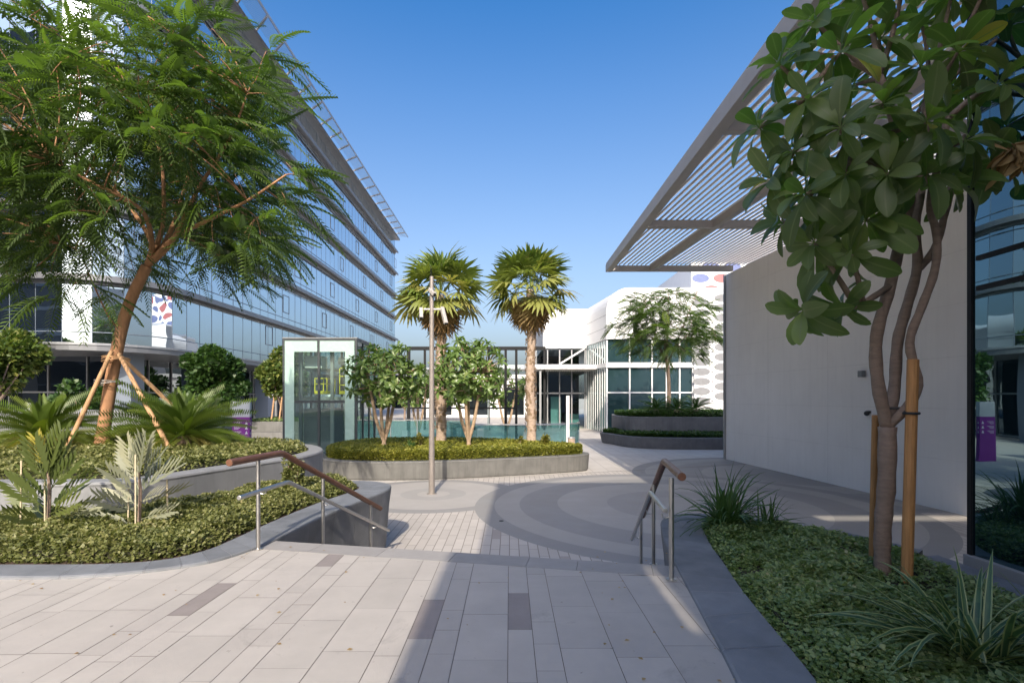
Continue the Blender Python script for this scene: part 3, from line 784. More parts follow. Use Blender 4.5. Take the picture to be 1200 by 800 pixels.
LM['shrub_yellow'] = leafmat('yellow_shrub_leaf', [(0,(.09,.11,.018)),(.5,(.19,.19,.03)),(1,(.34,.29,.06))], .28, .45, (1.3,1.4,.6))
LM['shrub_mix'] = leafmat('mixed_shrub_leaf', [(0,(.045,.085,.018)),(.5,(.115,.165,.035)),(1,(.30,.28,.07))], .28, .45, (1.3,1.5,.6))
MT['stems'] = pmat('hedge_stems', (.035,.032,.018), .95, var=.4, scale=12)

# --- leaf shapes (length 1 along +Y)
DIA_V = [(0,0,0),(.36,.5,.10),(0,1,0),(-.36,.5,.10)]; DIA_F = [(0,1,2,3)]
def ribbon_leaf(rows, fold=.25, arch=.25):
    """rows: (y, half width); three columns; returns verts, faces, uv"""
    v = []; uv = []; f = []
    for y, w in rows:
        z = arch*(y-.3*y*y) - arch*.75*y*y
        for k, s in ((0,-1),(1,0),(2,1)):
            v.append((w*s, y, z + (fold*w if s else 0))); uv.append((s, y))
    for i in range(len(rows)-1):
        a = i*3
        f += [(a,a+1,a+4,a+3),(a+1,a+2,a+5,a+4)]
    return v, f, uv
FR_V, FR_F, FR_UV = ribbon_leaf([(0,.012),(.12,.018),(.28,.10),(.45,.165),(.65,.20),(.82,.175),(.93,.11),(.985,.045),(1,.01)], .26, .34)
FR2_V, FR2_F, FR2_UV = ribbon_leaf([(0,.02),(.3,.12),(.65,.19),(.9,.11),(1,.01)], .28, .30)
def pinnate(n, plen, pw, ang=70, droop=.35, v_up=0., pdroop=.10, taper=(.35,1.,.45), stalk=.12):
    """feather leaf: rachis with n pairs of narrow pinnae"""
    v = []; f = []
    def zz(y): return -droop*y*y
    m = 6
    for i in range(m+1):
        y = i/m; w = .010*(1-.7*y); v += [(-w,y,zz(y)),(w,y,zz(y))]
    f += [(2*i,2*i+1,2*i+3,2*i+2) for i in range(m)]
    for i in range(n):
        t = (i+.5)/n; y = stalk+(1-stalk)*t
        k = taper[0]+(taper[1]-taper[0])*min(1,t/.4) if t < .4 else taper[1]+(taper[2]-taper[1])*(t-.4)/.6
        L = plen*k; a = math.radians(ang*(1-.35*t))
        for s in (-1,1):
            dx, dy = math.sin(a)*s, math.cos(a); b = len(v); h = pw/2
            z0 = zz(y)
            mid = (dx*L*.55, y+dy*L*.55, z0+v_up*L*.55-pdroop*L*.2); tip = (dx*L, y+dy*L, z0+v_up*L-pdroop*L)
            v += [(0,y-h*.5,z0),(mid[0]+dy*h*s*0, mid[1]-h, mid[2]),tip,(mid[0],mid[1]+h,mid[2])]
            f.append((b,b+1,b+2,b+3))
    return v, f
PO_V, PO_F = pinnate(15, .20, .050, 66, .42, 0, .45)
PO2_V, PO2_F = pinnate(9, .30, .10, 66, .40, 0, .25)
CY_V, CY_F = pinnate(32, .20, .034, 50, .34, .45, .02, (.5,1.,.45), .06)
def fan(n=21, spread=250, pet=.42, seed=1, droop=.5):
    """palmate leaf: petiole then pleated segments, tips hanging"""
    r = random.Random(seed); v = []; f = []
    v += [(-.012,0,0),(.012,0,0),(.009,pet,.05),(-.009,pet,.05)]; f.append((0,1,2,3))
    for i in range(n):
        a = math.radians(-spread/2+spread*i/(n-1)); L = (1-pet)*(1-.25*abs(i/(n-1)-.5))*r.uniform(.92,1.08)
        sx, cy = math.sin(a), math.cos(a); w = .034; b = len(v); zf = .012*(1 if i % 2 else -1)
        def P(d, off, z): return (sx*d+cy*off, pet+cy*d-sx*off, .05+z)
        dr = droop*r.uniform(.5,1.3)
        v += [P(.02,-.006,zf),P(.02,.006,zf),P(L*.6,w,zf-.06*dr),P(L*.6,-w,zf-.06*dr),P(L,.004,-.42*dr*L),P(L,-.004,-.42*dr*L)]
        f += [(b,b+1,b+2,b+3),(b+3,b+2,b+4,b+5)]
    return v, f
FAN_V, FAN_F = fan(19, 215, .50, 1, 1.0); DEAD_V, DEAD_F = fan(17, 130, .35, 3, 1.3)

def bumps(x, y, s, seed=0):
    r = np.random.default_rng(seed); z = np.zeros(len(x))
    for k in range(7):
        a = r.uniform(0, 2*PI); fq = r.uniform(.7, 1.6)*s; p = r.uniform(0, 2*PI)
        z += np.sin((x*np.cos(a)+y*np.sin(a))*fq+p)
    return z/4
def hedge(name, poly, z, h, n, leaf, mat, label, cat, rough=.25, edge=.12, seed=1, bs=6., core=True, xmin=None, patch=False, flat=.5, side=False):
    x, y = sample_poly(poly, n)
    if xmin is not None:
        k = x > xmin; x, y = x[k], y[k]
    pt = bumps(x, y, 2.2, seed+31)+.35*bumps(x, y, 9., seed+33)
    if patch: k = (pt > -.75) | (RNG.random(len(x)) < .25); x, y = x[k], y[k]
    d = edge_dist(poly, x, y); n = len(x)
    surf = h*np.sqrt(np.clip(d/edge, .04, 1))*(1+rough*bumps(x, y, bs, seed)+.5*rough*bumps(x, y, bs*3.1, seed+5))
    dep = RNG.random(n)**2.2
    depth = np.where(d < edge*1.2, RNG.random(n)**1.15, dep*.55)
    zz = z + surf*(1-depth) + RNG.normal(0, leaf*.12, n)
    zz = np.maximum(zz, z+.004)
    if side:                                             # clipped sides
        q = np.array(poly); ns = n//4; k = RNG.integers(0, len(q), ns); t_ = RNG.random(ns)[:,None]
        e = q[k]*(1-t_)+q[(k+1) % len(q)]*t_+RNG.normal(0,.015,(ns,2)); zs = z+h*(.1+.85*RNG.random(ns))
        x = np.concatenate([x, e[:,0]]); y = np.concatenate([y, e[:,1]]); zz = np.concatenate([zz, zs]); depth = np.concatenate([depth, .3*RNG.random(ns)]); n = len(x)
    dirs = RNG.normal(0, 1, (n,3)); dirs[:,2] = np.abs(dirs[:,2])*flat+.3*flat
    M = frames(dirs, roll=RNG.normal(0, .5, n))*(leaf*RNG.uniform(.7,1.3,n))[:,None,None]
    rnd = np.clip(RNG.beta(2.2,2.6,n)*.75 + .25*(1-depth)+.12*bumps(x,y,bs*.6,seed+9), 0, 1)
    o = scatter(name, DIA_V, DIA_F, M, np.stack([x,y,zz],1), mat, None, rnd)
    tag(o, label, cat, kind='stuff')
    if core:
        q = offset_poly(poly, edge*.55); m = MB()
        m.loft([[(a,b,z-.02) for a,b in q],[(a,b,z+h*.45) for a,b in q]], True); m.build('stems', MT['stems'], o)
    return o

# --- planters
def planter(name, poly, z0, z1, mat, label, rim=.3, lean=.05):
    m = MB(); prof = [(lean+.03,z0),(lean+.03,z0+.04),(lean,z0+.045),(.01,z1-.07),(0,z1-.04),(.012,z1-.012),(.04,z1),(rim,z1),(rim,z1-.12)]
    m.loft([[(x,y,zz) for x,y in offset_poly(poly,d)] for d, zz in prof], True)
    return tag(m.build(name, mat), label, 'planter')
mid_poly = smooth_line([(-6.95,19.6),(-6.6,18.0),(-5.7,17.0),(-4.3,16.62),(-2.6,16.75),(-1.0,17.2),(1.0,17.95),(2.5,18.6),(2.95,19.2),(2.7,19.95),(1.2,21.3),(-1,22.6),(-3.5,23.1),(-5.8,22.6),(-6.8,21.2)], 5, True)
planter('stone_planter', mid_poly, LO, -.44, MT['concrete'], 'long low grey stone planter with trimmed hedge, palms and frangipanis')
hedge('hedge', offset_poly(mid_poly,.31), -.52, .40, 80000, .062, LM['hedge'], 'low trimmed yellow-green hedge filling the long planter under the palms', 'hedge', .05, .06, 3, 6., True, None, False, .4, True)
tier_poly = smooth_line([(-16,6.93),(-9,6.92),(-6.1,6.95),(-5.35,7.10),(-4.95,7.5),(-4.65,8.4),(-4.3,9.4),(-4.0,10.4),(-4.15,11.6),(-5,12.8),(-7,13.6),(-10,14.2),(-16,14.6)], 5, True)
tp = [p for p in tier_poly if True]
planter('garden_wall', tp, LO, .47, MT['wall_grey'], 'grey concrete retaining wall holding the raised bed of the tall feathery tree', .3, .02)
s = MB(); s.prism(offset_poly(tp,.28), .3, .38); struct(s.build('soil', MT['soil']))
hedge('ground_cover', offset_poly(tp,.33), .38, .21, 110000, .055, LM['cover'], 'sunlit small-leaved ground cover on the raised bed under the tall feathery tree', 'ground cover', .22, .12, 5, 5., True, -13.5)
bl = [p for p in bed_l if p[0] > -9]+[(-9,6.93)]
bl = [p for p in kerb_in_l if p[0] > -9]+[(-4.12,9.4),(-4.35,8.8),(-4.75,7.65),(-5.2,7.1),(-6,6.9),(-9,6.88)]
bl = [(-9,4.92)]+bl
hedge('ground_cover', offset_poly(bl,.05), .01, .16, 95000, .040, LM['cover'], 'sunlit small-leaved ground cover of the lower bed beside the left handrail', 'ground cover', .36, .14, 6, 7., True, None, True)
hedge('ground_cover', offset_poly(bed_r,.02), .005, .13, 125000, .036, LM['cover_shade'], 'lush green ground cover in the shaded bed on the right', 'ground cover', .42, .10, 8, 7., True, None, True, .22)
pf1 = smooth_line([(5.5,31.2),(5.7,29.7),(6.4,27.6),(8,26.7),(11,26.45),(17,26.3),(17,33),(8,33)], 4, True)
pf2 = smooth_line([(6.5,33),(6.4,30.6),(7.0,29.0),(9,28.7),(17,28.5),(17,35),(8,35)], 4, True)
planter('stone_planter', pf1, LO, -.43, MT['concrete_dark'], 'lower dark stone tier of the shaded stepped planter by the white wall', .25, .12)
planter('stone_planter', pf2, LO, .55, MT['concrete_dark'], 'upper dark stone tier of the shaded stepped planter by the white wall', .25, .03)
hedge('hedge', offset_poly(pf1,.28), -.5, .24, 26000, .11, LM['shrub'], 'dark low hedge on the lower tier of the shaded stepped planter', 'hedge', .1, .15, 12, 3., True, None, False, .4, True)
hedge('hedge', offset_poly(pf2,.28), .48, .30, 22000, .11, LM['shrub'], 'dark low hedge on the upper tier of the shaded stepped planter', 'hedge', .12, .15, 13, 3., True, None, False, .4, True)

# --- trees
def branch(a, b, r0, r1, sag=.15, n=6, wob=.06, rr=random):
    a = Vector(a); b = Vector(b); L = (b-a).length; pts = []; rs = []
    side = Vector((rr.uniform(-1,1), rr.uniform(-1,1), rr.uniform(-.3,.6)))*wob*L
    for i in range(n+1):
        t = i/n; p = a.lerp(b, t); p += side*math.sin(PI*t) + Vector((0,0,sag*L*math.sin(PI*t)*.5))
        pts.append(p); rs.append(r0+(r1-r0)*t)
    return pts, rs
def tips_from(mb, src, tips, r0, r1, sag=.1, rr=random, n=5):
    S = np.array([tuple(p) for p in src])
    for t in tips:
        k = np.argmin(np.linalg.norm(S-np.array(t),axis=1)); pts, rs = branch(S[k], t, r0, r1, sag, n, .07, rr); mb.tube(pts, rs, 5)

def feather_tree(name, label, base, trunk, limbs, ctr, rad, n_tip, per, L, seed, zcut, mat, bark, tv, tf, tr=(.19,.13), group=None, extra=(), shell=.45, twig=None, keep=None):
    rr = random.Random(seed); r = np.random.default_rng(seed)
    root = thing(name, label, 'tree', base, group)
    m = MB(); rs = np.linspace(tr[0], tr[1], len(trunk)); rs[0] *= 1.18
    tp_ = smooth_line([tuple(p) for p in trunk], 4); m.tube(tp_, np.interp(np.linspace(0,1,len(tp_)), np.linspace(0,1,len(trunk)), rs), 14)
    src = []
    for lb in limbs:
        l2 = smooth_line([tuple(p) for p in lb], 5); rad_ = np.linspace(tr[1]*.60, tr[1]*.16, len(l2)); m.tube(l2, rad_, 9); src += l2[2:]
    if twig: l2 = smooth_line([tuple(p) for p in twig], 5); m.tube(l2, np.linspace(.022,.008,len(l2)), 7); src += l2[6:]
    c = np.array(ctr); R = np.array(rad); tips = []; bm_ = m
    while len(tips) < n_tip:
        d = r.normal(0,1,3); d /= np.linalg.norm(d); q = (shell+(1-shell)*r.random()**.5)*(1+.10*r.normal())
        p = c+d*R*q
        if p[2] > zcut(p) and (keep is None or keep(p)): tips.append(p)
    tips = np.array(tips+[np.array(e) for e in extra])
    sub = tips[::3]; tips_from(bm_, src, sub, tr[1]*.15, .008, .1, rr)
    S2 = []
    for p in sub:
        S2.append(p)
    tips_from(bm_, list(src)+S2, tips, .010, .004, .05, rr, 4)
    m.build('trunk', bark, root, smooth=True)
    # feather leaves spray from every tip
    P = np.repeat(tips, per, 0); n = len(P)
    out = (P-c)/R; out[:,2] *= .6; out += r.normal(0,.75,(n,3)); out[:,2] = np.clip(out[:,2], -.5, .8)*.55
    M = frames(out, roll=r.normal(0,.34,n))*(L*r.uniform(.55,1.18,n))[:,None,None]
    P = P + r.normal(0,.10,(n,3))*R*.25
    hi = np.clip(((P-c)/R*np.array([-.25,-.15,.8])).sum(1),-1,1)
    rnd = np.clip(r.beta(2,2.4,n)*.72+.10+(r.random(n) > .93)*.3*(hi>-.1), 0, 1)  # sunlight put into the colour: some upper left leaves made brighter
    scatter('crown', tv, tf, M, P, mat, root, rnd, None, r.normal(-.12,.18,n), r.normal(0,.12,n))
    return root
D = 11.4
tr_pts = [W(117,533,D), W(122,500,D), W(135,420,D), W(150,360,D), W(172,312,D)]
fk = tr_pts[-1]
limbs = [[fk, W(188,275,D), W(192,235,11.2), W(185,170,11.2), W(150,110,11.6)],
         [fk, W(200,285,D), W(232,222,11.0), W(268,165,10.8), W(290,110,10.6)],
         [fk, W(180,290,D+.2), W(150,240,12.2), W(100,190,12.6), W(40,150,12.8)],
         [fk, W(205,278,D-.1), W(240,260,10.8), W(290,235,10.3), W(335,205,10.2)],
         [fk, W(178,285,D-.2), W(165,245,10.3), W(110,215,9.8), W(60,190,9.6)],
         [fk, W(196,280,D+.2), W(215,225,12.4), W(230,160,13.2), W(220,100,13.4)],
         ]
twig = [W(143,388,D), W(128,372,11.2), W(108,330,10.8), W(92,295,10.7), W(70,285,10.6)]
def zc(p): 
    h = math.hypot(p[0]+7.9, p[1]-11.4); return 5.15 - .20*h + (.35 if h < 1.2 else 0)
ex = [tuple(W(x,y,10.6)) for x,y in ((30,305),(60,318),(95,325),(120,345),(75,345),(105,262),(45,290),(320,255),(335,240),(290,285),(305,285),(345,205),(10,280),(25,255),(50,285),(0,310),(70,280),(15,330),(330,225),(335,190),(318,110),(312,60),(280,270),(300,255),(250,285))]
feather_tree('poinciana_tree', 'big feathery-leaved tree with reddish leaning trunk on the raised left bed', tuple(W(117,533,D)), tr_pts, limbs,
    (-8.6,11.5,6.9), (3.9,3.2,3.1), 430, 6, 1.08, 11, zc, LM['poinciana'], MT['bark_red'], PO_V, PO_F, (.135,.105), extra=ex, shell=.35, twig=twig, keep=lambda p: p[0]/p[1] < -.475 + .03*(p[2]<6.2))
d = 30.5
b0 = Vector((9.3,d,.45)); t1 = Vector((9.25,d,3.6)); t2 = Vector((9.1,d,5.0))
limbs = [[t1, t1+Vector((a*.4,b*.4,.9)), t1+Vector((a,b,1.6+k*.2)), t1+Vector((a*1.7,b*1.7,2.2+k*.5))] for k,(a,b) in enumerate(((1.1,0),(-1.1,.2),(.3,1.1),(-.3,-1.1),(.8,-.8),(-.7,.8)))]
feather_tree('poinciana_tree', 'airy feathery tree on the stepped planter in front of the white block', tuple(b0), [b0, Vector((9.35,d,2)), t1, t2], limbs,
    (9.25,d,5.75), (2.75,2.5,2.35), 170, 7, .85, 5, lambda p: 3.9+.1*abs(p[0]-9.25), LM['poinciana'], MT['bark_grey'], PO2_V, PO2_F, (.12,.09), shell=.35)

def rosettes(P, ax, per, L, r, spread=(-.35,1.05)):
    """leaf frames of whorls round each tip"""
    n = len(P)*per; tip = np.repeat(P, per, 0); A = np.repeat(ax, per, 0)
    k = np.tile(np.arange(per), len(P)); th = k*2.39996+np.repeat(r.uniform(0,6.28,len(P)), per)
    A = A/np.linalg.norm(A,axis=1,keepdims=True)
    s = np.cross(A, np.tile([.3,.2,.9],(n,1))+.001); s /= np.linalg.norm(s,axis=1,keepdims=True); u = np.cross(A, s)
    el = spread[0]+(spread[1]-spread[0])*(k/per)+r.normal(0,.16,n)
    d = (s*np.cos(th)[:,None]+u*np.sin(th)[:,None])*np.cos(el)[:,None]+A*np.sin(el)[:,None]
    d[:,2] -= .12*(1-k/per)
    l = L*r.uniform(.55,1.15,n)*(1-.25*(k/per))
    return tip, frames(d, A+.01, r.normal(0,.25,n))*l[:,None,None], k/per
def frangipani(label, base, stems, tips, per, L, seed, leaf, bark, tv, tf, tuv, r0, group=None, ctr=None, flowers=0, spread=(-.35,1.05)):
    r = np.random.default_rng(seed); rr = random.Random(seed)
    root = thing('frangipani_tree', label, 'tree', tuple(base), group)
    m = MB(); src = []
    for st_, ra, rb in stems:
        l2 = smooth_line([tuple(p) for p in st_], 5)
        rad_ = np.linspace(ra, rb, len(l2))*(1+.06*np.sin(np.arange(len(l2))*1.9)); m.tube(l2, rad_, 12); src.append(l2)
    S = [p for l in src for p in l[len(l)//2:]] ; bm_ = m; T = np.array([tuple(t) for t in tips])
    tips_from(bm_, S, T, r0*.32, r0*.17, .02, rr, 6); m.build('trunk', bark, root, smooth=True)
    c = np.array(ctr); ax = (T-c); ax /= np.maximum(np.linalg.norm(ax,axis=1,keepdims=True),.01); ax[:,2] += .55; ax += r.normal(0,.2,ax.shape)
    P, M, kk = rosettes(T, ax, per, L, r, spread)
    rnd = np.clip(r.beta(2.2,2.6,len(P))*.66+.24*kk+.05, 0, .93); rnd[r.random(len(P)) < .022] = 1.
    scatter('crown', tv, tf, M, P, leaf, root, rnd, tuv, r.normal(-.12,.22,len(P)), r.normal(0,.10,len(P)))
    if flowers:
        k = r.choice(len(T), flowers, replace=False); Q = np.repeat(T[k],14,0)+r.normal(0,.06,(flowers*14,3))+np.array([0,0,.16])
        dd = r.normal(0,1,(len(Q),3)); dd[:,2] = abs(dd[:,2])+.4
        scatter('blossom', DIA_V, DIA_F, frames(dd)*.075, Q, MT['white'], root)
    return root
# the big one at the right, in shade
D = 4.5
base = W(1037,692,4.56)
trunk = [base, W(1034,655,4.55), W(1035,610,4.53), W(1039,565,D), W(1040,500,D)]
f1 = trunk[-1]
A = [f1, W(1029,450,4.45), W(1027,395,4.4), W(1043,335,4.35), W(1057,272,4.35), W(1066,225,4.35), W(1050,150,4.4), W(1030,90,4.4)]
B = [f1, W(1048,455,4.6), W(1052,400,4.6), W(1062,362,4.62), W(1075,312,4.65), W(1073,262,4.65), W(1082,205,4.7), W(1085,120,4.7)]
Cc = [f1, W(1058,482,4.4), W(1076,452,4.35), W(1066,402,4.35), W(1080,360,4.32), W(1095,318,4.3), W(1098,278,4.3), W(1090,238,4.25), W(1100,190,4.2), W(1110,140,4.2)]
E = [W(1076,315,4.65), W(1095,292,4.6), W(1108,248,4.6), W(1118,210,4.6), W(1130,160,4.7)]
G = [W(1057,272,4.35), W(1030,210,4.3), W(985,150,4.2), W(945,115,4.2)]
H = [W(1043,335,4.35), W(1020,350,4.2), W(1000,360,4.15)]
tp_ = [(955,25,4.4),(1005,-15,4.6),(1060,-35,4.3),(1115,-5,4.6),(1160,-25,4.4),(1195,25,4.7),(915,78,4.3),(948,118,4.0),(985,62,4.1),(1030,48,4.5),(1078,80,3.9),(1122,62,4.4),(1168,100,4.2),
       (890,150,4.4),(930,178,4.1),(985,150,3.8),(1035,122,4.0),(1085,145,3.85),(1130,165,4.0),(1160,190,4.4),(905,212,4.3),(945,228,4.0),(992,205,3.9),(1040,205,4.0),(1085,205,4.0),(1118,215,4.3),
       (955,285,4.25),(998,298,4.1),(1015,258,4.2),(942,362,4.15),(990,358,4.2),(918,262,4.6),(1000,100,4.9),(1060,150,5.1),(1110,110,5.0),(960,170,4.9),(1020,220,5.0),(1080,30,5.0),(1150,60,5.0),(935,60,4.8),(960,240,4.6)]
bigf = frangipani('broad-leaved frangipani tree with several twisting stems, staked in the shaded right bed', base, [(trunk,.062,.070),(A,.052,.034),(B,.050,.032),(Cc,.038,.026),(E,.034,.024),(G,.034,.024),(H,.028,.02)],
    [W(*q) for q in tp_], 15, .385, 21, LM['frangipani'], MT['bark_grey'], FR_V, FR_F, FR_UV, .08, None, (3.25,4.55,3.4), spread=(-.75,.95))
q_ = np.array(W(1188,172,4.1)); dd_ = RNG.normal(0,.45,(22,3)); dd_[:,2] -= 1.
dry = scatter('dry_leaf_bunch', FR2_V, FR2_F, frames(dd_, roll=RNG.normal(0,1.2,22))*.24, np.tile(q_,(22,1))+RNG.normal(0,.025,(22,3)), LM['palm_dead'], bigf, None, FR2_UV, RNG.normal(0,.6,22))
# two sunlit ones in the long planter, one half hidden beyond
def small_frangipani(label, bx, by, bz, H, R, n, seed, group='frangipani trees by the long planter', fl=3, L=.34, sc=1.):
    r = np.random.default_rng(seed); b = Vector((bx,by,bz)); stems = []; tops = []
    for k in range(4):
        a = k*1.57+r.uniform(-.4,.4); s = .16
        p = [b+Vector((0,0,H*.0)), b+Vector((.02,0,H*.12)), b+Vector((math.cos(a)*R*s,math.sin(a)*R*s,H*.30)), b+Vector((math.cos(a)*R*.28,math.sin(a)*R*.28,H*.52)), b+Vector((math.cos(a)*R*.4,math.sin(a)*R*.4,H*.72))]
        stems.append((p,.075*sc,.045*sc))
    c = b+Vector((0,0,H*.72)); tips = []
    while len(tips) < n:
        d_ = r.normal(0,1,3); d_ /= np.linalg.norm(d_); q = .55+.45*r.random()
        p = np.array(c)+d_*np.array([R,R,H*.30])*q
        if p[2] > bz+H*.46: tips.append(Vector(p))
    return frangipani(label, b, stems, tips, 13, L, seed, LM['frangipani_sun'], MT['bark_pale'], FR2_V, FR2_F, FR2_UV, .075*sc, group, tuple(c-Vector((0,0,.4))), fl, (-.6,1.0))
small_frangipani('sunlit frangipani tree beside the glass lift in the long planter', -4.55, 18.8, -.5, 4.05, 1.45, 120, 31)
small_frangipani('sunlit frangipani tree with pale forked trunk between the two palms', -1.50, 18.9, -.5, 4.2, 1.45, 125, 32)
small_frangipani('smaller frangipani tree standing beyond the planter, left of the right palm', -.2, 33.0, LO, 4.7, 1.7, 46, 33, fl=2, L=.42, sc=1.2)
small_frangipani('small leafy frangipani tree seen behind the lamp post beyond the planter', -5.6, 32, LO, 4.6, 1.5, 40, 34, fl=0, L=.42, sc=1.2)

def palm(label, x, y, z, H, seed, group='fan palms'):
    r = np.random.default_rng(seed); root = thing('fan_palm', label, 'palm tree', (x,y,z), group)
    m = MB(); pts = [(x+.03*math.sin(i*.7),y,z+H*i/16) for i in range(17)]; m.tube(pts, [(.30 if i == 0 else (.205 if seed == 41 else .19)-.04*i/16+.012*(i%2)) for i in range(17)], 14)
    m.build('trunk', MT['bark_palm'], root, smooth=True)
    # diamond pattern of old leaf bases
    n = 420; hz = r.uniform(.1,.97,n)*H; a = np.arange(n)*2.39996; rad_ = (.205 if seed == 41 else .19)-.04*hz/H
    P = np.stack([x+np.cos(a)*rad_, y+np.sin(a)*rad_, z+hz],1); dd = np.stack([np.cos(a)*.55,np.sin(a)*.55,np.ones(n)],1)
    scatter('leaf_base', DIA_V, DIA_F, frames(dd, np.stack([np.cos(a),np.sin(a),np.zeros(n)],1))*.15, P, MT['bark_pale'], root)['kind'] = 'stuff'
    top = np.array([x,y,z+H]); n = 40; k = np.arange(n)
    el = np.radians(84-122*(k/n)**.9)+r.normal(0,.10,n); a = k*2.39996+r.uniform(0,6)
    dd = np.stack([np.cos(a)*np.cos(el),np.sin(a)*np.cos(el),np.sin(el)],1)
    L = np.where(k/n < .1, 1.65, 1.95)*r.uniform(.9,1.1,n)
    scatter('crown', FAN_V, FAN_F, frames(dd, roll=r.normal(0,.35,n))*L[:,None,None], np.tile(top,(n,1))+dd*.1, LM['palm'], root, np.clip(.16+.52*(k/n)+r.normal(0,.16,n),0,1))
    n = 28; a = np.arange(n)*2.39996; el = np.radians(-44-38*r.random(n))
    dd = np.stack([np.cos(a)*np.cos(el),np.sin(a)*np.cos(el),np.sin(el)],1)
    scatter('dry_skirt', DEAD_V, DEAD_F, frames(dd, roll=r.normal(0,.4,n))*(1.62*r.uniform(.7,1.1,n))[:,None,None], np.tile(top-np.array([0,0,.12]),(n,1)), LM['palm_dead'], root)
    return root
palm('left fan palm with brown dry skirt behind the lamp post', -2.78, 21.0, -.5, 6.25, 41)
palm('right fan palm standing clear against the sky and white building', .86, 21.0, -.5, 6.45, 42)

def cycad(label, x, y, z, L, n, seed, group, mat=None, trunk=.3, yellow=0.):
    r = np.random.default_rng(seed); root = thing('cycad', label, 'cycad', (x,y,z), group)
    m = MB(); m.tube([(x,y,z-.05),(x,y,z+trunk*.6),(x,y,z+trunk)], [.16,.17,.09], 10); m.build('trunk', MT['bark_grey'], root, smooth=True)
    k = np.arange(n); el = np.radians(78-92*(k/n)**.85)+r.normal(0,.08,n); a = k*2.39996
    dd = np.stack([np.cos(a)*np.cos(el),np.sin(a)*np.cos(el),np.sin(el)],1)
    M = frames(dd, roll=r.normal(0,.2,n))*(L*r.uniform(.85,1.1,n)*np.where(k/n<.15,.75,1))[:,None,None]
    scatter('crown', CY_V, CY_F, M, np.tile([x,y,z+trunk],(n,1))+dd*.05, mat or LM['cycad'], root, np.clip(.25+.35*r.random(n)+.45*(k/n)**3+yellow,0,1))
    return root
cyg = 'cycads on the raised left bed'
cycad('cycad with upright bright fronds at the left edge of the raised bed', -10.0, 11.2, .45, 1.25, 70, 51, cyg, yellow=.12)
cycad('wide cycad with arching olive fronds beside the purple sign', -7.15, 11.4, .45, 1.40, 64, 52, cyg)
cycad('cycad half hidden behind the reddish leaning trunk', -8.75, 13.0, .45, 1.3, 56, 53, cyg)
cycad('smaller cycad at the back of the raised bed behind the wide one', -7.9, 13.3, .45, 1.1, 30, 54, cyg)
cyg = 'cycads on the stepped planter'
for x, lb in ((8.35,'dark cycad left of the tree on the stepped planter'),(9.5,'dark cycad right beside the tree trunk on the stepped planter'),(10.6,'dark cycad nearest the white wall on the stepped planter')):
    cycad(lb, x, 29.6, .58, 1.0, 30, int(x*10), cyg, LM['shrub'], .35)

# young staked plants in the lower bed
def young(label, x, y, z, H, seed, mat, stakes, n, L):
    r = np.random.default_rng(seed); root = thing('young_cycad', label, 'plant', (x,y,z))
    m = MB(); m.tube([(x,y,z),(x+.02,y,z+H*.5),(x,y,z+H*.72)], [.022,.018,.012], 7); m.build('stem', MT['bark_grey'], root)
    V = []; Fq = []; rn = []
    fv, ff = pinnate(6, .52, .20, 38, .18, .10, .05, (.6,1.,.8), .28)
    k = np.arange(n); a = k*2.39996+r.uniform(0,6); h = z+H*(.10+.62*(k/n)); el = np.radians(22+56*(k/n)**1.3)+r.normal(0,.15,n)
    dd = np.stack([np.cos(a)*np.cos(el),np.sin(a)*np.cos(el)*.6,np.sin(el)],1)
    up = np.stack([-.1*dd[:,0],-.9*np.ones(n),.55*np.ones(n)],1)
    scatter('frond', fv, ff, frames(dd, up, r.normal(0,.4,n))*(L*r.uniform(.8,1.15,n))[:,None,None], np.stack([np.full(n,x),np.full(n,y),h],1), mat, root, np.clip(r.beta(2,2,n)*.8+.2*(r.random(n)>.85),0,1))
    for (sx, sy, top) in stakes:
        s = MB(); s.tube([(x+sx,y+sy,z-.05),(x+sx*.96,y+sy,z+top)], .009, 6); tag(s.build('plant_cane', MT['bamboo']), stakes_label(sx, label), 'cane', 'canes in the lower bed')
    return root
def stakes_label(sx, label): 
    w = 'dark olive' if 'olive' in label else 'silvery'
    if abs(sx) < .03: return 'pale thin cane tied close to the stem of the %s young plant' % w
    return ('pale thin cane standing left of the %s young plant' if sx < 0 else 'pale thin cane standing right of the %s young plant') % w
young('dark olive young cycad with one yellow frond in the lower left bed', -5.32, 6.0, .02, 1.02, 61, LM['zamia'], [(-.27,-.05,.86),(.02,-.06,.62)], 20, .46)
young('silvery young cycad with pale stiff fronds in the lower bed', -4.38, 6.15, .02, .98, 62, LM['silver'], [(.02,-.08,.92),(-.20,.1,.5),(.28,.1,.6)], 15, .46)

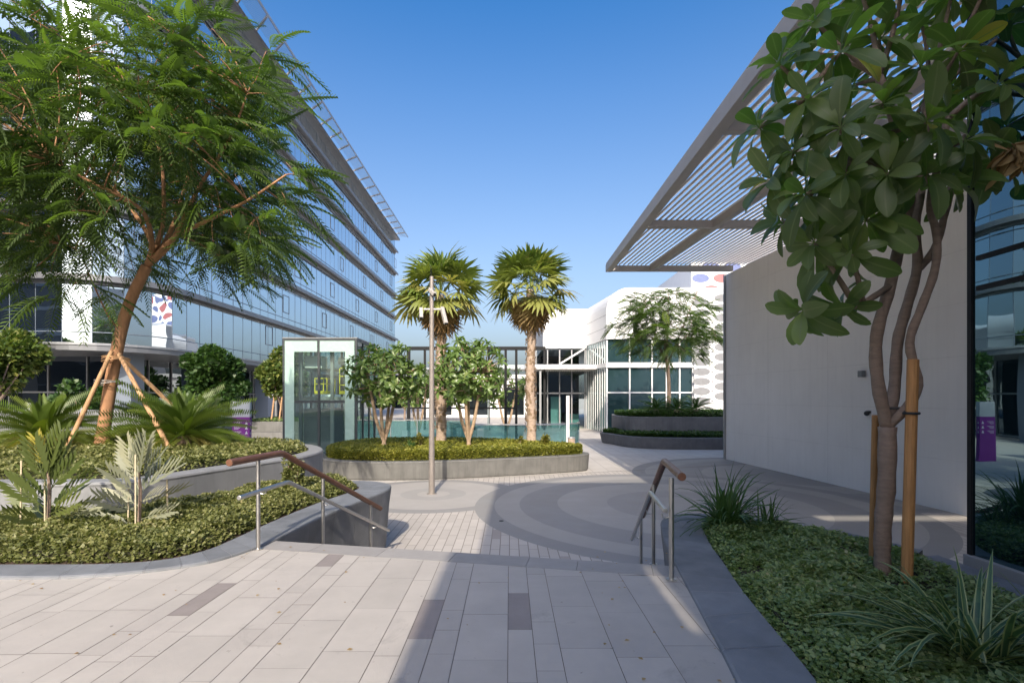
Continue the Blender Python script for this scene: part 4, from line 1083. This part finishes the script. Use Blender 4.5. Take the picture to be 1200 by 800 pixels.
# strap-leaved tufts
def tuft(label, x, y, z, n, L, w, seed, mat, lean=(0,0), group=None, emin=20, emax=86):
    r = np.random.default_rng(seed); V = []; Fq = []; UV = []; rn = []; m = 8
    for i in range(n):
        a = r.uniform(0,2*PI); el = math.radians(r.uniform(emin,emax)); l = L*r.uniform(.65,1.1); ww = w*r.uniform(.75,1.15)
        d = Vector((math.cos(a)*math.cos(el)+lean[0]*.3, math.sin(a)*math.cos(el)+lean[1]*.3, math.sin(el))).normalized()
        p = Vector((x+r.normal(0,.05),y+r.normal(0,.05),z)); curl = r.uniform(1.1,2.6)*(1 if r.random() > .12 else .2); b = len(V); tw = r.uniform(-.3,.3)
        sd = d.cross(Vector((0,0,1))).normalized()
        for j in range(m+1):
            t = j/m; wd = ww*(1-t**2.2)*(.55+.9*t if t < .5 else 1.0)*.5
            s2 = (sd*math.cos(tw*t*3)+Vector((0,0,1))*math.sin(tw*t*3))
            nrm = s2.cross(d)
            V += [tuple(p-s2*wd), tuple(p-nrm*wd*.35*(1 if nrm.z > 0 else -1)), tuple(p+s2*wd)]; UV += [(-1,t),(0,t),(1,t)]
            if j < m:
                Fq += [(b+j*3,b+j*3+1,b+j*3+4,b+j*3+3),(b+j*3+1,b+j*3+2,b+j*3+5,b+j*3+4)]; rn += [.2+.8*r.random()]*2
            d = (d+Vector((0,0,-curl/m*(.35+t)))).normalized(); p = p+d*(l/m)
    o0 = np.array([x,y,z]); o = quadmesh('strap_leaved_plant', np.array(V)-o0, np.array(Fq), mat, None, rn, UV); o.location = (x,y,z)
    return tag(o, label, 'plant', group)
tuft('dark green strap-leaved tuft at the far tip of the right bed', 2.58, 6.2, .05, 150, .80, .036, 71, LM['strap'])
tuft('small low strap-leaved tuft just right of the larger dark tuft', 3.02, 6.05, .05, 60, .48, .022, 73, LM['strap'])
tuft('striped green and cream spider plant in the bottom right corner', 2.72, 3.02, .03, 120, .88, .048, 72, LM['strap_var'], (-.3,.1), emin=6, emax=68)
tuft('second striped spider plant beside the glass at the bottom right', 3.25, 2.85, .03, 60, .70, .044, 74, LM['strap_var'], (.1,.1), emin=15)

def bush(name, label, x, y, z, R, n, leaf, seed, mat, cat='shrub', trunk=0, group=None, lob=15, bark=None):
    r = np.random.default_rng(seed); root = thing(name, label, cat, (x,y,z), group)
    m = MB(); h = trunk+R[2]
    m.tube([(x,y,z),(x+.04,y,z+trunk*.6+.05),(x,y,z+trunk+R[2]*.5)], [max(.03,R[0]*.05),R[0]*.045,R[0]*.025], 8)
    c0 = np.array([x,y,z+trunk+R[2]]); cs = []; rs = []
    for k in range(lob):
        d = r.normal(0,1,3); d /= np.linalg.norm(d); cs.append(c0+d*np.array(R)*r.uniform(.35,.82)); rs.append(np.array(R)*r.uniform(.22,.44))
        pts, rr_ = branch((x,y,z+trunk*.8), cs[-1], R[0]*.03, .01, .05); m.tube(pts, rr_, 5)
    m.build('trunk' if trunk else 'stem', bark or MT['bark_grey'], root)
    k = r.integers(0,lob,n); d = r.normal(0,1,(n,3)); d /= np.linalg.norm(d,axis=1,keepdims=True); q = .45+.6*r.random(n)**.6
    P = np.array(cs)[k]+d*np.array(rs)[k]*q[:,None]
    P = P[P[:,2] > z+.02]; n = len(P)
    dd = (P-c0)/np.array(R)+r.normal(0,.8,(n,3))
    scatter('crown', DIA_V, DIA_F, frames(dd, roll=r.normal(0,.6,n))*(leaf*r.uniform(.7,1.3,n))[:,None,None], P, mat, root, np.clip(r.beta(2,2.3,n)*.8+.2*r.random(len(P)),0,1))
    return root
bush('shrub', 'upright pale green shrub in the lower bed behind the left handrail bend', -3.42, 8.25, .02, (.20,.20,.36), 1500, .05, 81, LM['cover'])
bush('shrub', 'yellow plumed little shrub at the right end of the long planter hedge', 1.32, 19.3, -.48, (.16,.16,.42), 700, .08, 82, LM['shrub_yellow'])
bush('shrub', 'yellow tipped little shrub at the foot of the right palm', .38, 19.6, -.48, (.22,.22,.34), 600, .08, 83, LM['shrub_yellow'])
bush('shrub', 'yellow plumed shrub beside the lamp post in the long planter', -3.25, 18.9, -.48, (.2,.2,.45), 700, .08, 84, LM['shrub_yellow'])
tuft('dark spiky agave left of the lamp post on the long planter', -3.45, 18.4, -.25, 34, .5, .09, 85, LM['strap'], emin=15)
bush('broadleaf_tree', 'leafy tree cut off by the left edge before the dark glass wing', -25.3, 25.5, LO, (2.0,1.9,1.7), 7500, .26, 91, LM['shrub_mix'], 'tree', 2.6)
bush('broadleaf_tree', 'dark small tree in shade before the ground-floor glass left of the trunk', -21.8, 26.5, LO, (1.35,1.2,1.25), 4500, .24, 92, LM['shrub'], 'tree', 1.0)
bush('broadleaf_tree', 'round dark green tree between the leaning trunk and the purple sign', -17.4, 30.5, LO, (2.0,1.9,1.8), 9000, .26, 93, LM['shrub'], 'tree', 2.2)
bush('broadleaf_tree', 'yellow-green sunlit tree just left of the glass lift', -14.6, 33.5, LO, (1.8,1.7,1.8), 8000, .26, 94, LM['shrub_mix'], 'tree', 2.3)
bush('broadleaf_tree', 'distant round tree at the end of the plaza behind the pergola', -7.5, 60, LO, (2.6,2.4,2.2), 5000, .4, 95, LM['shrub'], 'tree', 2.0)
bush('broadleaf_tree', 'distant low tree left of the pergola at the plaza end', -12.5, 62, LO, (2.4,2.4,1.9), 4500, .4, 96, LM['shrub'], 'tree', 1.6)

# a few fallen leaves on the paving beside the beds
n = 90; lx, ly = [], []
while len(lx) < n:
    x = RNG.uniform(-6,2); y = RNG.uniform(2.2,5.6)
    if y > 4.55 and x < -3: continue
    if RNG.random() < .35 or (x > .6 and RNG.random() < .8) or (y > 4 and x < -1.8): lx.append(min(x, 1.2+.1*y)); ly.append(y)
dd = RNG.normal(0,1,(n,3)); dd[:,2] = 0
tag(scatter('fallen_leaves', DIA_V, DIA_F, frames(dd)*RNG.uniform(.015,.04,n)[:,None,None], np.stack([lx,ly,np.full(n,.004)],1), LM['palm_dead']), 'few small dry leaves scattered on the upper paving', 'leaf litter', kind='stuff')
# ================================================================== OBJECTS
# handrails
def handrail(label, near, bend, end, zt, lnear, lbend, lend, posts, out):
    r = thing('handrail', label, 'handrail', (posts[0][0],posts[0][1],0))
    def rail(name, pts, rad, mat, flat=1.):
        P = [Vector(p) for p in pts]; q = []
        for i, p in enumerate(P):                                  # soften the bend
            if 0 < i < len(P)-1:
                a = p+(P[i-1]-p).normalized()*.05; b = p+(P[i+1]-p).normalized()*.05
                q += [tuple(a+(p-a)*t*.5*(2-t)*0+(a.lerp(p,t)).lerp(p.lerp(b,t),t)-a) for t in (0,.5,1)]
            else: q.append(tuple(p))
        m = MB(); m.tube(q, rad, 14); return m.build(name, mat, r, smooth=False, bevel=.004)
    rail('wooden_rail', [near,bend,end], .036, MT['wood_rail'])
    rail('metal_rail', [lnear,lbend,lend], .023, MT['steel'])
    for (x,y,zb,zt_) in posts:
        m = MB(); m.tube([(x,y,zb),(x,y,zt_)], .022, 14); m.tube([(x,y,zb),(x,y,zb+.012)], .045, 16)
        p = m.build('post', MT['steel'], r)
        m = MB(); ly = zt_-.30; m.tube([(x,y,ly-.04),(x+out*.05,y,ly-.055),(x+out*.08,y,ly-.045),(x+out*.085,y,ly-.01)], .007, 8); m.build('bracket', MT['steel'], p)
    return r
# left: rail in front of the curved wall
def along(a, b, t): return tuple(Vector(a).lerp(Vector(b), t))
nL, bL, eL = (-2.72,5.05,.97), (-2.61,5.97,.97), (-2.03,8.20,-.142)
p2, p3 = along(bL,eL,.342), along(bL,eL,.868)
handrail('left handrail with dark wooden top rail and steel lower rail beside the curved stone wall', nL, bL, eL, .97,
    (-2.60,5.0,.64), (-2.53,5.96,.64), (-1.93,8.33,-.52),
    [(-2.655,5.50,0,.94),(p2[0],p2[1],p2[2]-.98,p2[2]-.02),(p3[0],p3[1],p3[2]-.98,p3[2]-.02)], 1)
nR, bR, eR = (1.475,4.45,.925), (1.655,5.56,.925), (1.98,7.72,-.15)
q2, q3 = along(bR,eR,.32), along(bR,eR,.90)
handrail('right handrail in shade with reddish wooden top rail and steel lower rail', nR, bR, eR, .925,
    (1.365,4.55,.615), (1.472,5.44,.615), (1.79,7.62,-.47),
    [(1.425,4.58,0,.90),(q2[0]-.03,q2[1],q2[2]-.98,q2[2]-.02),(q3[0]-.05,q3[1],q3[2]-.98,q3[2]-.02)], -1)

# lamp post with cameras
x, y = -2.15, 14.4
lp = thing('camera_pole', 'slim tapered steel pole carrying cameras in front of the long planter', 'pole', (x,y,LO))
m = MB(); m.tube([(x,y,LO),(x,y,1.9),(x,y,4.95)], [.085,.07,.055], 14); m.tube([(x,y,LO),(x,y,LO+.015)], .14, 16); m.build('pole', pmat('pole_metal', (.36,.32,.29), .45, .5), lp)
m = MB(); m.tube([(x-.22,y,4.05),(x+.32,y,4.05)], .025, 8); m.build('arm', MT['alu_warm'], lp)
for a, b in (((x-.30,y+.02,4.08),(x-.26,y-.16,3.78)), ((x+.28,y+.02,4.10),(x+.42,y-.2,3.62)), ((x-.06,y-.02,4.60),(x+.10,y-.16,4.42))):
    m = MB(); m.beam(a, b, .10, .10); c = m.build('security_camera', MT['canopy'], lp, bevel=.015)
    m = MB(); d = (Vector(b)-Vector(a)).normalized(); m.tube([Vector(b)-d*.01, Vector(b)+d*.012], .045, 10); m.build('lens', MT['rubber'], c)
m = MB(); m.tube([(x-.02,y,4.95),(x-.02,y,5.25)], .012, 6); m.build('antenna', MT['steel_dark'], lp)

# purple wayfinding pylon
px_, py_ = -11.15, 21.7
sg = thing('wayfinding_pylon', 'purple and grey wayfinding pylon behind the wide cycad', 'sign', (px_,py_,LO))
m = MB(); m.box(px_-.36,px_+.36,py_-.09,py_+.09,LO,.80); m.build('purple_panel', MT['purple'], sg, bevel=.01)
m = MB(); m.box(px_-.36,px_+.36,py_-.09,py_+.09,.803,1.45); m.build('grey_panel', MT['sign_grey'], sg, bevel=.01)
m = MB(); yy = py_-.094
for z in (.50,.30,.10):
    m.add([(px_+.17,yy,z),(px_+.29,yy,z),(px_+.23,yy,z+.13)],[(0,1,2)])
    for k in range(3): m.box(px_-.28,px_-.28+.30-.06*k,yy-.001,yy+.002,z+.09-.045*k,z+.105-.045*k)
m.build('lettering', MT['white'], sg)
# the far face of the pylon is read in the glass on the right
m = MB(); xx = px_+.364
for z in (.50,.30,.10): m.add([(xx,py_-.05,z),(xx,py_+.02,z),(xx,py_-.015,z+.1)],[(0,1,2)])
m.build('arrow', MT['white'], sg)

# timber props of the feathery tree
tt = W(135,415,11.3)
def prop(label, bot, top, r=.045):
    o = thing('tree_prop', label, 'tree stake', tuple(bot), 'timber props round the leaning trunk')
    m = MB(); m.tube([bot, Vector(bot).lerp(Vector(top),.5), top], [r*1.05,r,r*.92], 10); m.build('pole', MT['stake_pale'], o)
    return o
prop('pale timber prop leaning on the left side of the reddish trunk', W(76,530,10.9), W(131,411,11.15))
prop('pale timber prop in front right of the reddish trunk, ending behind its foot', W(201,530,10.8), W(139,414,11.1))
prop('pale timber prop furthest right of the reddish trunk among the cycad fronds', W(240,512,12.6), W(142,418,11.4))
ties = thing('rope_tie', 'rope and wire ties holding the timber props to the reddish trunk', 'tie', tuple(W(133,425,11.3)))
for (px1,py1,px2,py2) in ((124,424,148,420),(118,444,137,455)):
    m = MB(); c = W((px1+px2)/2,(py1+py2)/2,11.35)
    for k in range(3):
        m.tube([(c.x+.26*math.cos(a),c.y+.24*math.sin(a),c.z+.02*k+.04*math.cos(a+k)) for a in np.linspace(0,2*PI,17)], .011, 6, False)
    m.build('loop', MT['wire'] if py1 > 430 else MT['stake_pale'], ties)
# stakes of the right tree
def stake(label, bot, top, r):
    o = thing('tree_stake', label, 'tree stake', tuple(bot), 'stakes of the right tree')
    m = MB(); m.tube([bot, top], r, 12); m.build('pole', MT['stake'], o, bevel=.006)
    return o
s1b, s1t = W(1062,700,4.33), W(1070,421,4.33)
s1 = stake('brown wooden stake in front of the shaded frangipani trunk', s1b, s1t, .043)
s2 = stake('thinner brown wooden stake behind the shaded frangipani trunk', W(1022,665,4.85), W(1026,486,4.85), .030)
tie = thing('tree_tie', 'black rubber strap tying the shaded frangipani to its front stake', 'tie', tuple(W(1062,483,4.4)))
m = MB(); c = W(1068,484,4.33); m.tube([(c.x+.052*math.cos(a),c.y+.052*math.sin(a),c.z) for a in np.linspace(0,2*PI,15)], .012, 6, False); m.build('loop', MT['rubber'], tie)
m = MB(); c2 = W(1047,478,4.5); m.tube([(c2.x+.085*math.cos(a),c2.y+.085*math.sin(a),c2.z) for a in np.linspace(0,2*PI,17)], .012, 6, False); m.tube([c2+Vector((.08,0,0)), Vector(c)-Vector((.05,0,0))], .012, 6); m.build('strap', MT['rubber'], tie)

# fittings on the white wall
def on_wall(px, py):
    # the wall plane met by a photo ray
    k = (px-CX)/F; d = (9.37+22.6*.084)/(k+.084); return W(px, py, d)
c = on_wall(1013,438); wl = thing('wall_light', 'small grey wall light on the white wall behind the frangipani stems', 'wall light', tuple(c))
m = MB(); m.box(c.x-.14,c.x-.02,c.y-.09,c.y+.09,c.z-.09,c.z+.09); m.box(c.x-.03,c.x+.06,c.y-.04,c.y+.04,c.z-.04,c.z+.04); m.build('housing', MT['fin'], wl, bevel=.01)
c = on_wall(1019,485); wc = thing('wall_camera', 'small black dome camera on the white wall beside the stake top', 'camera', tuple(c))
m = MB(); m.sphere((c.x-.08,c.y,c.z+.02), .07, 10, 6); m.box(c.x-.06,c.x+.06,c.y-.05,c.y+.05,c.z+.03,c.z+.09); m.build('dome', MT['rubber'], wc)

# white post and bin near the entrance, low walls and shelter on the left
wp = thing('marker_post', 'slim white post at the end of the long planter near the entrance', 'post', (3.25,29,LO))
m = MB(); m.box(3.16,3.34,28.92,29.08,LO+.12,1.72); m.build('panel', MT['white'], wp, bevel=.01)
m = MB(); m.box(3.12,3.38,28.88,29.12,LO,LO+.12); m.build('base', MT['alu'], wp)
bn = thing('litter_bin', 'small mottled brown bin below the slim white post', 'bin', (3.0,25.2,LO))
m = MB(); m.tube([(3.0,25.2,LO),(3.0,25.2,LO+.7)], [.17,.18], 14); m.build('body', MT['bark_palm'], bn)
m = MB(); m.tube([(3.0,25.2,LO+.7),(3.0,25.2,LO+.76)], [.2,.17], 14); m.build('lid', MT['alu'], bn)
def low_wall(label, x0, x1, y0, y1, z, mat):
    m = MB(); m.box(x0,x1,y0,y1,LO,z); o = m.build('low_wall', mat, None, bevel=.02); return tag(o, label, 'low wall')
low_wall('long low grey terrace wall behind the cycads before the dark glass wing', -30, -13.9, 20.6, 21.0, 1.12, MT['wall_grey'])
low_wall('lower grey planter wall left of the glass lift', -16.6, -9.8, 31.6, 32.2, -.50, MT['concrete'])
low_wall('upper grey planter wall with grass left of the glass lift', -16.6, -9.6, 32.4, 37, .12, MT['concrete'])
hedge('grass', [(-16.5,32.5),(-9.7,32.5),(-9.7,36.9),(-16.5,36.9)], .12, .10, 7000, .12, LM['cover_shade'], 'strip of grass on the upper planter wall left of the lift', 'grass', .1, .2, 19, 2., False)
sh = thing('shade_shelter', 'small flat white shelter roof on posts left of the glass lift', 'shelter', (-15.3,38,LO))
m = MB(); m.box(-17.2,-12.6,37.2,40.5,1.62,1.85); m.build('roof', MT['white'], sh)
for xx in (-16.8,-13.2):
    m = MB(); m.box(xx-.07,xx+.07,37.4,37.54,LO,1.62); m.build('post', MT['alu'], sh)
for k, xx in enumerate((-15.1,-14.6)):
    prop_ = thing('tree_stake', ('left' if k == 0 else 'right')+' pale stake of the pair under the yellow-green tree by the lift', 'tree stake', (xx,33,.1), 'stakes by the lift')
    m = MB(); m.tube([(xx,33,.1),(xx+.1,33.2,1.7)], .05, 8); m.build('pole', MT['stake_pale'], prop_)
for k, xx in enumerate((-19.2,-18.2,-17.1,-15.9)):
    b = thing('bollard', ['leftmost','second','third','rightmost'][k]+' small white bollard light on the low terrace wall', 'bollard', (xx,20.8,1.12), 'bollard lights on the terrace wall')
    m = MB(); m.tube([(xx,20.8,1.12),(xx,20.8,1.35)], .045, 10); m.tube([(xx,20.8,1.35),(xx,20.8,1.39)], .055, 10); m.build('body', MT['white'], b)
# ================================================================== LIGHT AND CAMERA
EL = math.atan(.70); AZ = .02                       # the sun stands behind the camera: shadows run away from it
wd = bpy.data.worlds.new('World'); SC.world = wd; wd.use_nodes = True
b = NB(wd.node_tree); bg = wd.node_tree.nodes['Background']
sky = b.n('ShaderNodeTexSky', sky_type='NISHITA', sun_disc=False, sun_elevation=EL, sun_rotation=PI+AZ, air_density=1.0, dust_density=5.0, ozone_density=4.0, altitude=10)
dz = b.n('ShaderNodeSeparateXYZ', {0: b.n('ShaderNodeTexCoord').outputs['Generated']}).outputs[2]   # dusty air: paler towards the horizon
hs = b.n('ShaderNodeHueSaturation', {'Saturation': b.rng(dz, .02, .62, .74, 1.34), 'Value': b.rng(dz, .0, .5, .84, 1.0), 'Color': sky.outputs[0]})
wd.node_tree.links.new(hs.outputs[0], bg.inputs[0]); bg.inputs[1].default_value = .15
sl = bpy.data.lights.new('sun', 'SUN'); sl.energy = 2.7; sl.angle = math.radians(.53); sl.color = (1, .89, .73)
so = link(bpy.data.objects.new('sun', sl)); so.location = (0,-20,30)
so.rotation_euler = Vector((AZ, 1, -.70)).normalized().to_track_quat('-Z', 'Y').to_euler()
cam = bpy.data.cameras.new('camera'); cam.lens = F/1200*36; cam.sensor_width = 36; cam.sensor_fit = 'HORIZONTAL'
cam.shift_x = (600-CX)/1200; cam.shift_y = (HY-400)/1200; cam.clip_end = 3000; cam.clip_start = .05
co = link(bpy.data.objects.new('camera', cam)); co.location = (0,0,CZ); co.rotation_euler = (PI/2,0,0); SC.camera = co
SC.view_settings.view_transform = 'Standard'; SC.view_settings.look = 'None'; SC.view_settings.gamma = 1; SC.view_settings.exposure = .86
SC.view_settings.use_curve_mapping = False
SC.render.engine = 'CYCLES'; cy = SC.cycles
cy.use_denoising = True; cy.max_bounces = 8; cy.diffuse_bounces = 5; cy.glossy_bounces = 4; cy.transmission_bounces = 4; cy.transparent_max_bounces = 12
cy.caustics_reflective = False; cy.caustics_refractive = False; cy.sample_clamp_indirect = 6
